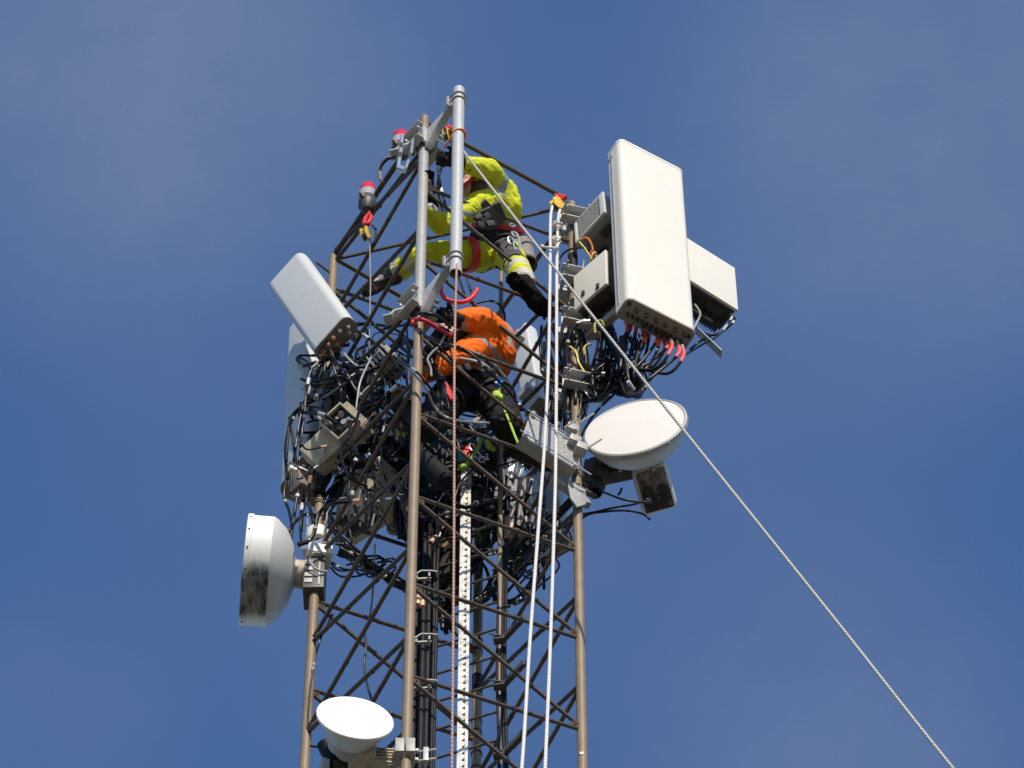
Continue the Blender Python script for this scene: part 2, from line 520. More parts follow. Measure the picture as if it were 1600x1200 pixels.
b = MB(); q = W(909, 1176, -0.17); b.lathe([(0, 0.006), (.013, 0.005), (.015, -0.01)], Vector((q.x, -0.133 - LEGR, q.z)), frame_z((0, -1, 0)), 16); obj('plastic_cap', b, M.white, tower)
# step bolts on the left leg
for z in (34.12, 33.75, 33.40):
    b = MB(); p = leg(LC, z); b.cyl(p, p + Vector((-.10, -.09, 0)), 0.008, seg=8); b.cyl(p + Vector((-.10, -.09, -.004)), p + Vector((-.10, -.09, .03)), 0.008, seg=8)
    obj('step_bolt', b, M.brown, tower)

# ------------------------------------------------------------------ climbing ladder with fall-arrest rail
YL = 0.25
lad = thing('climbing_ladder', 'narrow grey ladder standing inside the tower with a bright toothed safety rail up its middle', 'ladder', W(730, 1200, YL))
def vline(px, py, y, z):                         # vertical line through a pixel at depth y
    p = W(px, py, y); return Vector((p.x, p.y, z))
sR = vline(782, 700, YL - .07, 0); sL = vline(682, 900, YL + .07, 0); sM = vline(727, 960, YL - 0.02, 0)
for s, r, top, m_ in ((sL, 0.015, 32.8, M.feeder), (sR, 0.0155, 34.45, M.taupe)):
    b = MB(); b.cyl(Vector((s.x, s.y, 24)), Vector((s.x, s.y, top)), r, seg=14); obj('stile', b, m_, lad)
zr0 = W(770, 1024, YL - .07).z
for k in range(-9, 16):
    z = zr0 + 0.302 * k
    if z > 33.2 or z < 25.0: continue
    b = MB(); b.cyl(Vector((sL.x, sL.y, z)), Vector((sR.x, sR.y, z)), 0.0085, seg=8); obj('rung', b, M.brown, lad)
rM = rot(-8)
ztop = W(728, 722, YL).z
b = MB()
b.box((sM.x - .024, sM.y - .04, (ztop + 24) / 2), rM, (0.029, 0.012, ztop - 24), 0.002)
b.box((sM.x + .017, sM.y - .034, (ztop + 24) / 2), rM, (0.019, 0.016, ztop - 24), 0.002)
z = 24.02
rr_ = random.Random(8)
while z < ztop - 0.05:                           # teeth of the catch rail
    b.prism([(-.010, -.028), (.004, -.020), (.013, -.006), (.013, .010), (.004, .024), (-.010, .030)], (sM.x - .004 + rr_.uniform(-.0015, .0015), sM.y - .042, z), rM, 'Y', (-.004, .005), 0)
    z += 0.068
obj('safety_rail', b, M.alu, lad, flat=True)
b = MB(); b.cyl((sM.x, sM.y - .02, 24), (sM.x, sM.y - .02, ztop - .01), 0.012, seg=8); obj('rail_core', b, M.galvdull, lad)

# ------------------------------------------------------------------ galvanised pole and its two brackets
YP = -1.10
pt, pb = W(717, 141, YP), W(716, 428, YP)
pole = thing('mounting_pole', 'thick new galvanised steel pole held upright in front of the tower top', 'pole', (pt.x, YP, pb.z))
b = MB()
pr = 0.0395
b.lathe([(pr, 0), (pr, pt.z - pb.z), (pr - .004, pt.z - pb.z), (pr - .004, 0.0), (pr, 0)], (pt.x, YP, pb.z), Matrix.Identity(3), 32)
obj('tube', b, M.galv, pole)
b = MB(); b.cyl((pt.x, YP, pb.z + 0.12), (pt.x, YP, pb.z + 0.121), pr - .0042, seg=24); obj('tube_inside', b, M.dark, pole)
b = MB(); b.cyl((pt.x, YP, pt.z - .01), (pt.x, YP, pt.z + .004), pr - .0041, seg=24); obj('end_cap', b, M.galvdull, pole)

def pole_bracket(zc, za, label):
    a = leg(LA, zc)
    q = Vector((pt.x, YP, za))
    d = Vector((q.x - a.x, q.y - a.y, 0)); L = d.length; d.normalize()
    n = Vector((-d.y, d.x, 0))
    F = Matrix((d, n, Vector((0, 0, 1)))).transposed()          # local X towards the pole, Y sideways
    t = thing('pole_bracket', label, 'bracket', a)
    hz = za - zc
    b = MB()                                                     # horn shaped arm
    out = [(.05, -.15), (.09, -.12), (.15, -.055 + hz * .3), (.24, -.012 + hz * .7), (L - .035, hz - .018), (L - .035, hz + .028), (.25, hz * .9 + .032), (.14, .05 + hz * .5), (.05, .08)]
    b.prism(out, a, F, 'Y', (-.027, .027), 0.006)
    obj('arm', b, M.galv, t)
    b = MB()                                                     # clamp body round the leg: two folded plates with flanges
    for s in (-1, 1):
        b.box(a + F @ Vector((-.01, s * .058, 0)), F, (.17, .008, .20), .002)
        b.box(a + F @ Vector((-.01, s * .085, .096)), F, (.17, .052, .008), .002)
        b.box(a + F @ Vector((-.01, s * .085, -.096)), F, (.17, .052, .008), .002)
    b.box(a + F @ Vector((.052, 0, 0)), F, (.02, .115, .19), .003)
    b.box(a + F @ Vector((-.062, 0, 0)), F, (.02, .115, .12), .003)
    obj('clamp', b, M.galv, t)
    b = MB()                                                     # back tail with a bent hook
    e = Vector((-.84, .2, 0)).normalized(); e2 = Vector((-.2, -.84, 0)).normalized()
    G = Matrix((e, e2, Vector((0, 0, 1)))).transposed()
    zig_ = [(.06, -.03), (.15, -.04), (.17, -.075), (.225, -.08), (.23, -.068), (.18, -.062), (.16, -.025), (.06, -.015)]
    b.prism(zig_, a, G, 'Y', (-.04, .04), .002)
    obj('tail_plate', b, M.galv, t)
    for s in (-1, 1):
        b = MB()
        for x in (-.07, .06):
            b.cyl(a + F @ Vector((x, s * .10, .03)), a + F @ Vector((x, s * .05, .03)), .011, seg=6)
            b.cyl(a + F @ Vector((x, s * .115, .03)), a + F @ Vector((x, s * .05, .03)), .006, seg=8)
        obj('bolt', b, M.chrome, t)
    b = MB()                                                     # U bolt round the pole
    q2 = Vector((q.x, q.y, za + .015))
    for dz in (-.025, .04):
        pts = [q2 + F @ Vector((-.07, s * .045, dz)) for s in (-1,)] + [q2 + Vector((math.cos(w) * d.x - math.sin(w) * n.x, math.cos(w) * d.y - math.sin(w) * n.y, 0)) * .046 + Vector((0, 0, dz)) for w in [PI / 2 - PI * i / 10 for i in range(11)]] + [q2 + F @ Vector((-.07, .045, dz))]
        pts[0], pts[-1] = q2 + F @ Vector((-.07, -.045, dz)), q2 + F @ Vector((-.07, .045, dz))
        mid = [q2 + F @ Vector((math.cos(w) * .046, math.sin(w) * .046, dz)) for w in [-PI / 2 + PI * i / 10 for i in range(11)]]
        b.tube([pts[0]] + mid + [pts[-1]], .006, 6)
    b.box(q2 + F @ Vector((-.055, 0, 0)), F, (.022, .12, .12), .003)
    obj('pole_clamp', b, M.galvdull, t)
    return t
zU, zD = W(658, 226, -.8).z, W(651, 487, -.8).z
pole_bracket(zU + .02, W(717, 158, YP).z, 'upper galvanised bracket with a curved arm reaching to the top of the new pole')
pole_bracket(zD + .05, W(717, 408, YP).z, 'lower galvanised bracket with a curved arm reaching to the bottom end of the new pole')
# bright zinc hook plate hanging under the upper bracket
hk = thing('hook_plate', 'bright zinc forked hook plate hanging under the upper pole bracket', 'bracket', W(628, 245, -.95))
b = MB()
h0, h1, h2, h3 = W(628, 212, -.95), W(622, 262, -.95), W(633, 266, -.95), W(643, 236, -.93)
b.tube([h0, W(626, 235, -.95), h1], .014, 8); b.tube([h1, h2], .022, 8); b.tube([h2, h3, W(645, 218, -.9)], .011, 8)
obj('fork', b, M.chrome, hk)
b = MB()
for q in ((627, 225), (625, 240), (640, 240)): b.cyl(W(q[0], q[1], -.98), W(q[0], q[1], -.92), .014, seg=6)
obj('nut', b, M.chrome, hk)
# orange tie round the pole
b = MB()
q = W(717, 212, YP); b.tube([q + Vector((math.cos(w) * .043, math.sin(w) * .043, .018 * math.sin(w + 2.5))) for w in [i * PI / 10 for i in range(21)]], .009, 8)
b.tube([q + Vector((-.035, -.02, 0)), q + Vector((-.07, .02, -.05)), q + Vector((-.10, .06, -.06))], .008, 8)
tag(obj('tie_strap', b, M.orangecable), 'short orange tie strap wrapped round the new galvanised pole', 'strap')

# ------------------------------------------------------------------ warning lamps
def lamp(px, py, y, label):
    p = W(px, py, y)
    t = thing('warning_lamp', label, 'warning lamp', p, 'red warning lamps at the tower top')
    I = Matrix.Identity(3)
    b = MB(); b.lathe([(0, .125), (.025, .123), (.045, .112), (.054, .085), (.056, 0.0), (0, 0)], p, I, 32); obj('lens', b, M.lens, t, 50)
    b = MB(); b.lathe([(.057, .012), (.061, .006), (.061, -.075), (.050, -.085), (0, -.085)], p, I, 32); obj('housing', b, M.lampgrey, t)
    b = MB(); b.lathe([(.052, -.083), (.060, -.10), (.062, -.16), (.03, -.21), (0, -.21)], p, I, 24)
    b.cyl(p + Vector((-.03, -.05, -.13)), p + Vector((-.05, -.09, -.15)), .012, seg=10)
    b.box(p + Vector((.06, .03, -.12)), rot(-35), (.08, .03, .05), .004)
    obj('gland_box', b, M.darkgrey, t)
    b = MB(); b.cyl(p + Vector((-.02, -.055, -.13)), p + Vector((-.028, -.072, -.135)), .013, seg=10); obj('cable_gland', b, M.copper, t)
    return t
lamp(626, 222, -.72, 'upper red warning lamp beside the upper pole bracket')
lamp(574.5, 304, -.30, 'lower red warning lamp on the sloping left top rail')

# ------------------------------------------------------------------ panel antennas and radio units
def at(px, py, y, M3):
    c = W(px, py, y)
    return lambda x, yy, z: c + M3 @ Vector((x, yy, z))
def rrect(w, d, r, n=5, rb=None):
    rb = r if rb is None else rb
    out = []
    for cx, cy, a0, q in ((w / 2 - rb, d / 2 - rb, 0, rb), (-w / 2 + rb, d / 2 - rb, 90, rb), (-w / 2 + r, -d / 2 + r, 180, r), (w / 2 - r, -d / 2 + r, 270, r)):
        for k in range(n + 1):
            a = R_(a0 + 90 * k / n)
            out.append((cx + q * math.cos(a), cy + q * math.sin(a)))
    return out

# large active panel on the right
MM = rot(29.9, -1.6, 0.44); mc = W(1017, 377.3, -.5); mw, md, mh = .513, .159, 2.297
mt = mc + MM @ Vector((0, md / 2, -mh / 2))
big = thing('panel_antenna', 'large tall white panel antenna with red taped cables plugged into its underside', 'antenna', mt)
b = MB(); b.prism(rrect(mw, md, .045, 7, .012), mc, MM, 'Z', (-mh / 2 + .012, mh / 2 - .02), 0.0)
obj('radome', b, M.white, big, 30)
b = MB(); b.prism(rrect(mw + .006, md + .006, .047, 7, .014), mc, MM, 'Z', (mh / 2 - .024, mh / 2 + .004), .004); obj('top_cap', b, M.white, big)
b = MB(); b.prism(rrect(mw + .004, md + .004, .046, 7, .013), mc, MM, 'Z', (-mh / 2 - .004, -mh / 2 + .02), .004); obj('base_plate', b, M.base, big)
b = MB()
b.box(mc + MM @ Vector((-mw / 2 - .002, .03, .02)), MM, (.006, .012, mh - .12))
b.box(mc + MM @ Vector((-mw / 2 - .003, .045, mh / 2 - .12)), MM, (.008, .06, .02))
obj('side_seam', b, M.grey, big)
ports = []
for i in range(12):
    u = -mw / 2 + .06 + (mw - .12) * i / 11
    for j, dy in ((0, .025), (1, -.03)):
        if (i + j) % 2 and j: continue
        ports.append((u, dy))
for u, dy in ports:
    b = MB(); b.cyl(mc + MM @ Vector((u, dy, -mh / 2 - .001)), mc + MM @ Vector((u, dy, -mh / 2 - .035)), .0115, seg=10)
    obj('connector', b, M.dark, big)
for u, dy in ((-mw / 2 + .03, -.045), (mw / 2 - .03, -.03), (mw / 2 - .035, .045)):
    b = MB()
    b.lathe([(.008, 0), (.014, 0), (.014, -.006), (.008, -.006)], mc + MM @ Vector((u, dy, -mh / 2 - .0045)), MM, 16)
    b.cyl(mc + MM @ Vector((u, dy, -mh / 2 - .002)), mc + MM @ Vector((u, dy, -mh / 2 - .0052)), .008, seg=12)
    obj('drain_port', b, M.dark, big)
for i in range(5):
    b = MB(); b.box(mc + MM @ Vector((-.06 + .045 * i, .045, -mh / 2 - .008)), MM, (.028, .03, .018), .003)
    obj('port_plug', b, M.dark, big)

def radio_unit(name, label, px, py, y, M3, w, d, h, mface, mbody, fins=True, louvre=False, cat='radio unit', notch=False, group=None):
    c = W(px, py, y) + M3 @ Vector((0, d / 2 - .05, 0))
    t = thing(name, label, cat, c + M3 @ Vector((0, d / 2, -h / 2)), group)
    P = lambda x, yy, z: c + M3 @ Vector((x, yy, z))
    f = .022
    b = MB()
    if not louvre:
        b.box(P(0, -d / 2 + f / 2, 0), M3, (w, f, h), .006, 3)
        if notch:
            pass
        obj('cover', b, mface, t)
    else:
        e = .022
        b.box(P(-w / 2 + e / 2, -d / 2 + f / 2, 0), M3, (e, f, h), .004); b.box(P(w / 2 - e, -d / 2 + f / 2, 0), M3, (2 * e, f, h), .004)
        b.box(P(-e / 2, -d / 2 + f / 2, h / 2 - e / 2), M3, (w - 3 * e, f * .96, e), .003); b.box(P(-e / 2, -d / 2 + f / 2, -h / 2 + e / 2), M3, (w - 3 * e, f * .96, e), .003)
        obj('cover', b, mface, t)
        b = MB(); b.box(P(-e / 2, -d / 2 + f * .8, 0), M3, (w - 3 * e, f * .3, h - 2 * e)); obj('vent_panel', b, M.deepblack, t)
        b = MB()
        nx, nz = 5, 13
        for i in range(nx):
            for k in range(nz):
                b.box(P(-w / 2 + e + .012 + (w - 3.6 * e) * (i + .5) / nx - .008, -d / 2 + f * .5, -h / 2 + e + (h - 2 * e) * (k + .5) / nz), M3 @ Matrix.Rotation(R_(25), 3, 'X'), ((w - 3.6 * e) / nx * .74, f * .7, .0075))
        obj('vent_slats', b, M.palegrey, t, flat=True)
    b = MB()
    b.box(P(0, f / 2, 0), M3, (w * .97, d - f - .002, h * .96), .004)
    if fins:
        n = int(h / .022)
        m = int(w / .020)
        for i in range(m):
            x = -w * .48 + w * .96 * (i + .5) / m
            b.box(P(x, d / 2 + .022, 0), M3, (.004, .046, h * .94))
            b.box(P(x, .02, -h / 2 - .010), M3, (.004, d * .7, .02))
    obj('body', b, mbody, t, flat=True)
    for i in range(4):
        x = -w * .36 + w * .72 * i / 3
        b = MB(); b.cyl(P(x, d * .18, -h / 2 + .005), P(x, d * .18, -h / 2 - .05), .013, seg=10); obj('connector', b, M.dark, t)
    b = MB(); b.box(P(w * .2, -d * .1, -h / 2 - .012), M3, (w * .3, d * .22, .024), .003); obj('port_cover', b, M.dark, t)
    b = MB(); b.box(P(0, d / 2 + .065, 0), M3, (w * .35, .03, h * .5), .004); obj('back_bracket', b, M.galvdull, t)
    b = MB(); b.cyl(P(-w * .3, d * .3, -h / 2 - .015), P(w * .3, d * .3, -h / 2 - .015), .008, seg=8); obj('carry_handle', b, M.galvdull, t)
    return t, P
uA, PA = radio_unit('radio_unit', 'small radio unit with a louvred cover, behind the upper left of the large panel', 929, 346, -.30, rot(-49.9, -4, -6.2), .30, .26, .374, M.white2, M.grey, louvre=True)
uB, PB = radio_unit('radio_unit', 'plain pale radio unit between the right tower leg and the large panel antenna', 930, 444, -.34, rot(-46, 3, 3), .30, .20, .40, M.white, M.darkgrey)
uC, PC = radio_unit('radio_unit', 'plain white radio unit sticking out behind the right side of the large panel antenna', 1100, 432, -.20, rot(36, 1, -1.3), .47, .20, .545, M.white, M.darkgrey)
for s, zz in ((.5, -.16), (-.4, -.1)):
    b = MB(); b.box(PB(.15 * s, -.105, zz), rot(-46, 3, 3), (.024, .012, .05), .002); obj('latch', b, M.dark, uB)
# back rails that tie the panel and radios to the right leg
for zz, yy in ((.75, 0), (-.25, 0), (-.62, 0)):
    p = mc + MM @ Vector((-.05, md / 2 + .03, zz)); q = leg(LB, p.z + .02) + Vector((.12, -.02, 0))
    b = MB(); b.box((p + q) / 2, Matrix((((q - p).normalized()), Vector((0, 0, 1)).cross((q - p).normalized()), Vector((0, 0, 1)))).transposed(), ((q - p).length + .1, .05, .07), .004)
    obj('mounting_arm', b, M.galvdull, big)
for zz in (.80, -.80):
    b = MB(); b.box(mc + MM @ Vector((0, md / 2 + .025, zz)), MM, (.34, .045, .07), .004); obj('back_bracket', b, M.galvdull, big)
b = MB()
p, q = W(1088, 516, -.1), W(1126, 552, -.1)
b.box((p + q) / 2, Matrix(((q - p).normalized(), (q - p).normalized().cross(Vector((.3, -.8, -.5))).normalized(), (q - p).normalized().cross((q - p).normalized().cross(Vector((.3, -.8, -.5))).normalized()))).transposed(), ((q - p).length + .02, .008, .06), .002)
tag(obj('flat_bar', b, M.galvdull), 'bare flat steel bar sticking out below the white radio unit right of the large panel', 'bar')

# tilted white panel antenna on the left
LM_ = rot(-44.9, 1.3, -18.4); lc = W(485, 475.6, -.15); lw, ld, lh = .334, .125, 1.50
left = thing('panel_antenna', 'tilted white panel antenna with a dark end plate facing down, left of the tower top', 'antenna', lc + LM_ @ Vector((0, 0, -lh / 2)))
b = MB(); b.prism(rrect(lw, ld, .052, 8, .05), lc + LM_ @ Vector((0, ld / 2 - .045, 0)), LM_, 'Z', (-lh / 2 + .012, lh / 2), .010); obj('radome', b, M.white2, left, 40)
lcc = lc + LM_ @ Vector((0, ld / 2 - .045, 0))
b = MB(); b.prism(rrect(lw + .006, ld + .006, .054, 8, .052), lcc, LM_, 'Z', (-lh / 2 - .003, -lh / 2 + .016), .003); obj('end_plate', b, M.endplate, left)
lports = [(-.115, .0), (-.055, -.025), (0, -.028), (.06, -.025), (.115, .0), (.09, .03), (-.02, .03), (-.08, .03)]
for u, v in lports:
    b = MB(); p0 = lcc + LM_ @ Vector((u, v, -lh / 2)); a = LM_ @ Vector((0, 0, -1))
    b.cyl(p0, p0 + a * .012, .018, seg=12); b.cyl(p0 + a * .012, p0 + a * .036, .0125, seg=8); b.cyl(p0 + a * .036, p0 + a * .044, .009, seg=8)
    obj('connector', b, M.copper if u < .05 else M.galvdull, left)
b = MB(); b.box(lcc + LM_ @ Vector((0, ld / 2 + .02, -.4)), LM_, (.12, .05, .10), .004); b.box(lcc + LM_ @ Vector((.05, ld / 2 + .11, -.4)), LM_, (.04, .16, .05), .004); obj('back_bracket', b, M.galvdull, left)
b = MB(); b.box(lcc + LM_ @ Vector((0, ld / 2 + .02, .45)), LM_, (.12, .05, .10), .004); obj('back_bracket', b, M.galvdull, left)

# tall panel antenna behind it, lower, seen against the sky
def back_antenna(label, ptop, pbot, y, yaw, w, d, m, tilt=0, roll=0, mend=None, hh=None):
    p, q = W(*ptop, y), W(*pbot, y)
    c = (p + q) / 2
    M3 = rot(yaw, tilt, roll)
    h = hh or (p.z - q.z)
    t = thing('panel_antenna', label, 'antenna', c + M3 @ Vector((0, 0, -h / 2)))
    b = MB(); b.prism(rrect(w, d, min(w, d) * .42, 6, .018), c, M3, 'Z', (-h / 2 + .01, h / 2), .008); obj('radome', b, m, t, 40)
    b = MB(); b.prism(rrect(w + .004, d + .004, min(w, d) * .43, 6, .019), c, M3, 'Z', (-h / 2 - .004, -h / 2 + .014), .003); obj('end_plate', b, mend or M.endplate, t)
    for i in range(4):
        x = -w * .33 + w * .66 * i / 3
        b = MB(); b.cyl(c + M3 @ Vector((x, 0, -h / 2)), c + M3 @ Vector((x, 0, -h / 2 - .035)), .012, seg=8); obj('connector', b, M.galvdull, t)
    for zz in (-.35, .35):
        b = MB(); b.box(c + M3 @ Vector((0, d / 2 + .03, h * zz)), M3, (.11, .06, .09), .004); obj('back_bracket', b, M.galvdull, t)
    return t
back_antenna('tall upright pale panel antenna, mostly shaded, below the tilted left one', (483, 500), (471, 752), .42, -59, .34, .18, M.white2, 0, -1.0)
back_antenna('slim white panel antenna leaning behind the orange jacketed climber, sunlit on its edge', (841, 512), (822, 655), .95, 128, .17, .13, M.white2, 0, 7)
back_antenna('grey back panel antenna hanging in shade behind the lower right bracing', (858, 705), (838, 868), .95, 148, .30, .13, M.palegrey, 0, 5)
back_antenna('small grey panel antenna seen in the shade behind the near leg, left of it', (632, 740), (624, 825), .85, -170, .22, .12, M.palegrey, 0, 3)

# ------------------------------------------------------------------ radios inside the tower
def beige_unit():
    p0, p1 = W(486, 725, .0), W(566, 650, -.22)                 # long axis
    x = (p1 - p0).normalized()
    toc = (CAM - p0).normalized()
    y = -(toc - x * toc.dot(x)).normalized()
    # turn so that the upper side face shows too
    y = Quaternion(x, R_(-28)) @ y
    z = x.cross(y)
    M3 = Matrix((x, y, z)).transposed()
    c = (p0 + p1) / 2
    Lx = (p1 - p0).length
    t = thing('radio_unit', 'weathered beige radio unit with framed connector recess and fins, beside the left leg', 'radio unit', c)
    b = MB(); b.box(c + M3 @ Vector((-Lx * .10, .0, 0)), M3, (Lx * .78, .16, .19), .012, 3); obj('body', b, M.beige, t)
    b = MB()
    for i in range(7):
        b.box(c + M3 @ Vector((Lx * .36 + .006 * 0, -.03 + .03 * i - .07, 0)) + x * .0, M3, (Lx * .22, .009, .20), .002)
    b.box(c + M3 @ Vector((Lx * .36, .05, 0)), M3, (Lx * .21, .12, .18), .004)
    obj('heat_sink', b, M.beige, t, flat=True)
    cc = lambda a, e, f_: c + M3 @ Vector((Lx * .17 + a, -.085 + e, .01 + f_))
    b = MB()                                                     # raised frame with a dark recess full of bright fittings
    for s_ in (-1, 1):
        b.box(cc(s_ * .088, -.03, 0), M3, (.012, .07, .19), .003); b.box(cc(0, -.03, s_ * .089), M3, (.164, .07, .012), .003)
    obj('panel_frame', b, M.beige, t)
    b = MB(); b.box(cc(0, -.01, 0), M3, (.164, .03, .166), .002); obj('connector_panel', b, M.dark, t)
    rq = random.Random(3)
    for a, f_, r_, l_ in ((-.05, .05, .022, .05), (-.01, .03, .014, .04), (.05, .045, .026, .03), (-.045, -.02, .016, .05), (.02, -.03, .028, .035), (.055, -.05, .015, .05), (-.03, -.06, .012, .04)):
        b = MB(); d_ = M3 @ Vector((rq.uniform(-.5, .5), -1, rq.uniform(-.5, .5))).normalized()
        b.cyl(cc(a, -.02, f_), cc(a, -.02, f_) + d_ * l_, r_, r_ * .8, 7); obj('connector', b, rq.choice((M.chrome, M.galvdull, M.dark)), t)
    b = MB()
    for u in (-.12, -.105): b.ball(c + M3 @ Vector((u, -.085, -.03)), .010, seg=8)
    obj('screw', b, M.chrome, t)
beige_unit()

def clutter_box(label, px, py, y, yaw, tilt, roll, w, d, h, m, fins=0, conn=4, name='radio_unit', cat='radio unit'):
    M3 = rot(yaw, tilt, roll); c = W(px, py, y)
    t = thing(name, label, cat, c)
    b = MB(); b.box(c, M3, (w, d, h), .012, 3)
    obj('body', b, m, t)
    if fins:
        b = MB()
        for i in range(fins):
            b.box(c + M3 @ Vector((-w * .46 + w * .92 * (i + .5) / fins, -d / 2 - .018, 0)), M3, (w / fins * .35, .036, h * .92), .002)
        obj('fin', b, m, t, flat=True)
    for i in range(conn):
        q_ = c + M3 @ Vector((-w * .36 + w * .72 * i / max(1, conn - 1), 0, -h / 2))
        b = MB(); b.cyl(q_, q_ - M3 @ Vector((0, 0, .045)), .014, seg=8); obj('connector', b, M.dark, t)
    b = MB(); b.box(c + M3 @ Vector((0, d / 2 + .02, 0)), M3, (w * .4, .04, h * .4), .003); obj('mounting_plate', b, M.galvdull, t)
    for s in (-1, 1):
        b = MB(); b.tube([c + M3 @ Vector((s * w * .3, -d * .35, h / 2)), c + M3 @ Vector((s * w * .3, -d * .35, h / 2 + .03)), c + M3 @ Vector((s * w * .1, -d * .35, h / 2 + .03)), c + M3 @ Vector((s * w * .1, -d * .35, h / 2))], .006, 6); obj('handle', b, M.galvdull, t)
    return t
clutter_box('small grey filter unit with a ridged top, left of the near leg', 606, 570, -.25, -38, 8, -20, .17, .15, .17, M.galvdull, fins=5)
clutter_box('wide brownish radio unit hanging below the beige one, beside the left leg', 574, 782, .35, -40, 4, 5, .36, .20, .46, M.beige, fins=0, conn=6)
clutter_box('dark finned radio unit in front of the wide brownish one', 560, 800, .15, -45, 0, 12, .14, .14, .30, M.darkgrey, fins=4)
clutter_box('small white capped unit at the foot of the tall grey antenna on the left', 462, 742, .1, -60, 0, -15, .10, .14, .13, M.white, conn=2)
clutter_box('dark junction unit with silver edges clamped under the white capped unit', 478, 762, .12, 40, 0, -12, .20, .12, .15, M.endplate, conn=3)
clutter_box('bright metal radio unit with tall silver fins inside the right half of the tower', 818, 808, .45, -22, 10, 8, .19, .17, .52, M.galv, fins=4)
clutter_box('small silver bracketed unit above the bright finned radio', 808, 742, .35, -25, 10, 15, .14, .10, .16, M.chrome, fins=2, conn=3)
clutter_box('pale filter box behind the knees of the orange jacketed climber', 730, 692, .62, 10, 0, 0, .22, .14, .22, M.grey, conn=4)
clutter_box('dark equipment case behind the feeder cables, left of the ladder', 690, 868, .62, -20, 0, 0, .34, .22, .95, M.dark, conn=6, name='equipment_case', cat='case')
clutter_box('dark equipment case deep in the tower behind the top of the safety rail', 765, 770, .66, 12, 0, 0, .30, .20, .62, M.dark, conn=4, name='equipment_case', cat='case')
clutter_box('dark equipment case in the shade behind the fat cable closure', 690, 722, .70, -12, 0, 0, .36, .20, .50, M.dark, conn=4, name='equipment_case', cat='case')
clutter_box('blue tinted pale filter box in the cable tangle left of the near leg', 563, 598, .35, -25, 0, 10, .22, .10, .22, M.white2, conn=3)
clutter_box('matt black filter unit in the tangle behind the lugged boot sole', 553, 632, .34, -30, 0, 8, .30, .18, .42, M.deepblack, conn=4)
clutter_box('matt black filter unit low in the tangle left of the near leg', 622, 716, .42, 25, 0, -6, .30, .18, .46, M.deepblack, conn=4)
# fat black joint closure
b = MB()
p, q = W(660, 718, -.2), W(700, 755, -.25)
b.tube([p, p.lerp(q, .05), p.lerp(q, .95), q], [.05, .068, .068, .05], 20)
tag(obj('cable_closure', b, M.deepblack), 'fat black cylinder cable closure hanging right of the near leg', 'cable closure')

# ------------------------------------------------------------------ clamps on the right leg
def leg_clamp(L, z, yaw, label, wing=0):
    a = leg(L, z)
    F = rot(yaw)
    P = lambda x, y, zz: a + F @ Vector((x, y, zz))
    t = thing('leg_clamp', label, 'clamp', a, 'galvanised clamps on the right tower leg')
    b = MB()
    for s in (-1, 1):
        b.box(P(0, s * .052, 0), F, (.20, .007, .15), .002)
        b.box(P(0, s * .085, .072), F, (.20, .06, .007), .002)
        b.box(P(0, s * .085, -.072), F, (.20, .06, .007), .002)
    obj('jaw', b, M.galv, t)
    b = MB()
    for x in (-.075, .075):
        for zz in (-.04, .04):
            b.cyl(P(x, -.16, zz), P(x, .14, zz), .0065, seg=8); b.cyl(P(x, -.075, zz), P(x, -.057, zz), .013, seg=6)
    obj('threaded_rod', b, M.galvdull, t)
    b = MB()
    b.prism([(.09, -.07), (.20, -.03), (.24, .02), (.24, .07), (.09, .07)], a, F, 'Y', (.02, .028), .002)
    if wing:
        b.prism([(.05, .09), (.12, .05), (.13, -.12), (.09, -.20), (.02, -.06)], a + F @ Vector((0, -.062, 0)), F, 'Y', (-.008, 0), .002)
    obj('wing_plate', b, M.galv, t)
leg_clamp(LB, 34.33, 14, 'uppermost galvanised clamp on the right leg, level with the louvred radio unit')
leg_clamp(LB, 33.50, 14, 'galvanised clamp on the right leg beside the plain pale radio unit')
leg_clamp(LB, 32.93, 14, 'galvanised clamp on the right leg below the plain pale radio unit')
leg_clamp(LB, 32.13, 14, 'lowest galvanised clamp on the right leg with a wing plate, above the round dish', wing=1)

# ------------------------------------------------------------------ channel arm on the right leg
p, q = W(822, 664, -.50), W(905, 716, -.30)
x = (q - p); Lc = x.length; x.normalize()
yv = Vector((x.y, -x.x, 0)).normalized()          # outward face
zv = x.cross(yv); zv = zv if zv.z > 0 else -zv
F = Matrix((x, yv, zv)).transposed()
arm = thing('channel_arm', 'wide slotted grey channel arm clamped across the right leg beside the round dish', 'bracket', (p + q) / 2)
c = (p + q) / 2
b = MB(); hh = .34
b.box(c, F, (Lc, .008, hh), .002)
b.box(c + F @ Vector((0, -.045, hh / 2)), F, (Lc, .082, .008), .002); b.box(c + F @ Vector((0, -.045, -hh / 2)), F, (Lc, .082, .008), .002)
obj('channel', b, M.galvdull, arm)
b = MB()
for i in range(9):
    for k in range(2):
        b.box(c + F @ Vector((-Lc * .42 + Lc * .7 * i / 8, .0045, -.06 + .12 * k)), F, (.012, .003, .03))
obj('slot', b, M.palegrey, arm, flat=True)
b = MB()
for zz in (-.15, .15):
    b.cyl(c + F @ Vector((-Lc / 2 - .03, .022, zz)), c + F @ Vector((Lc / 2 + .10, .022, zz)), .0055, seg=8)
    for s in (-1, 1):
        b.box(c + F @ Vector((s * Lc * .46, .016, zz)), F, (.025, .032, .04), .003)
obj('tie_rod', b, M.chrome, arm)
b = MB()
b.prism([(0, 0), (.22, -.02), (.30, -.10), (.24, -.13), (.12, -.08), (.02, -.09)], q + Vector((-.16, .02, -.12)), F, 'Y', (-.05, .0), .003)
b.prism([(-.02, .0), (.12, 0), (.15, -.16), (.10, -.26), (.04, -.20)], q + Vector((-.06, .06, -.16)), F, 'Y', (-.012, 0), .002)
obj('support_plate', b, M.galvdull, arm)
b = MB()
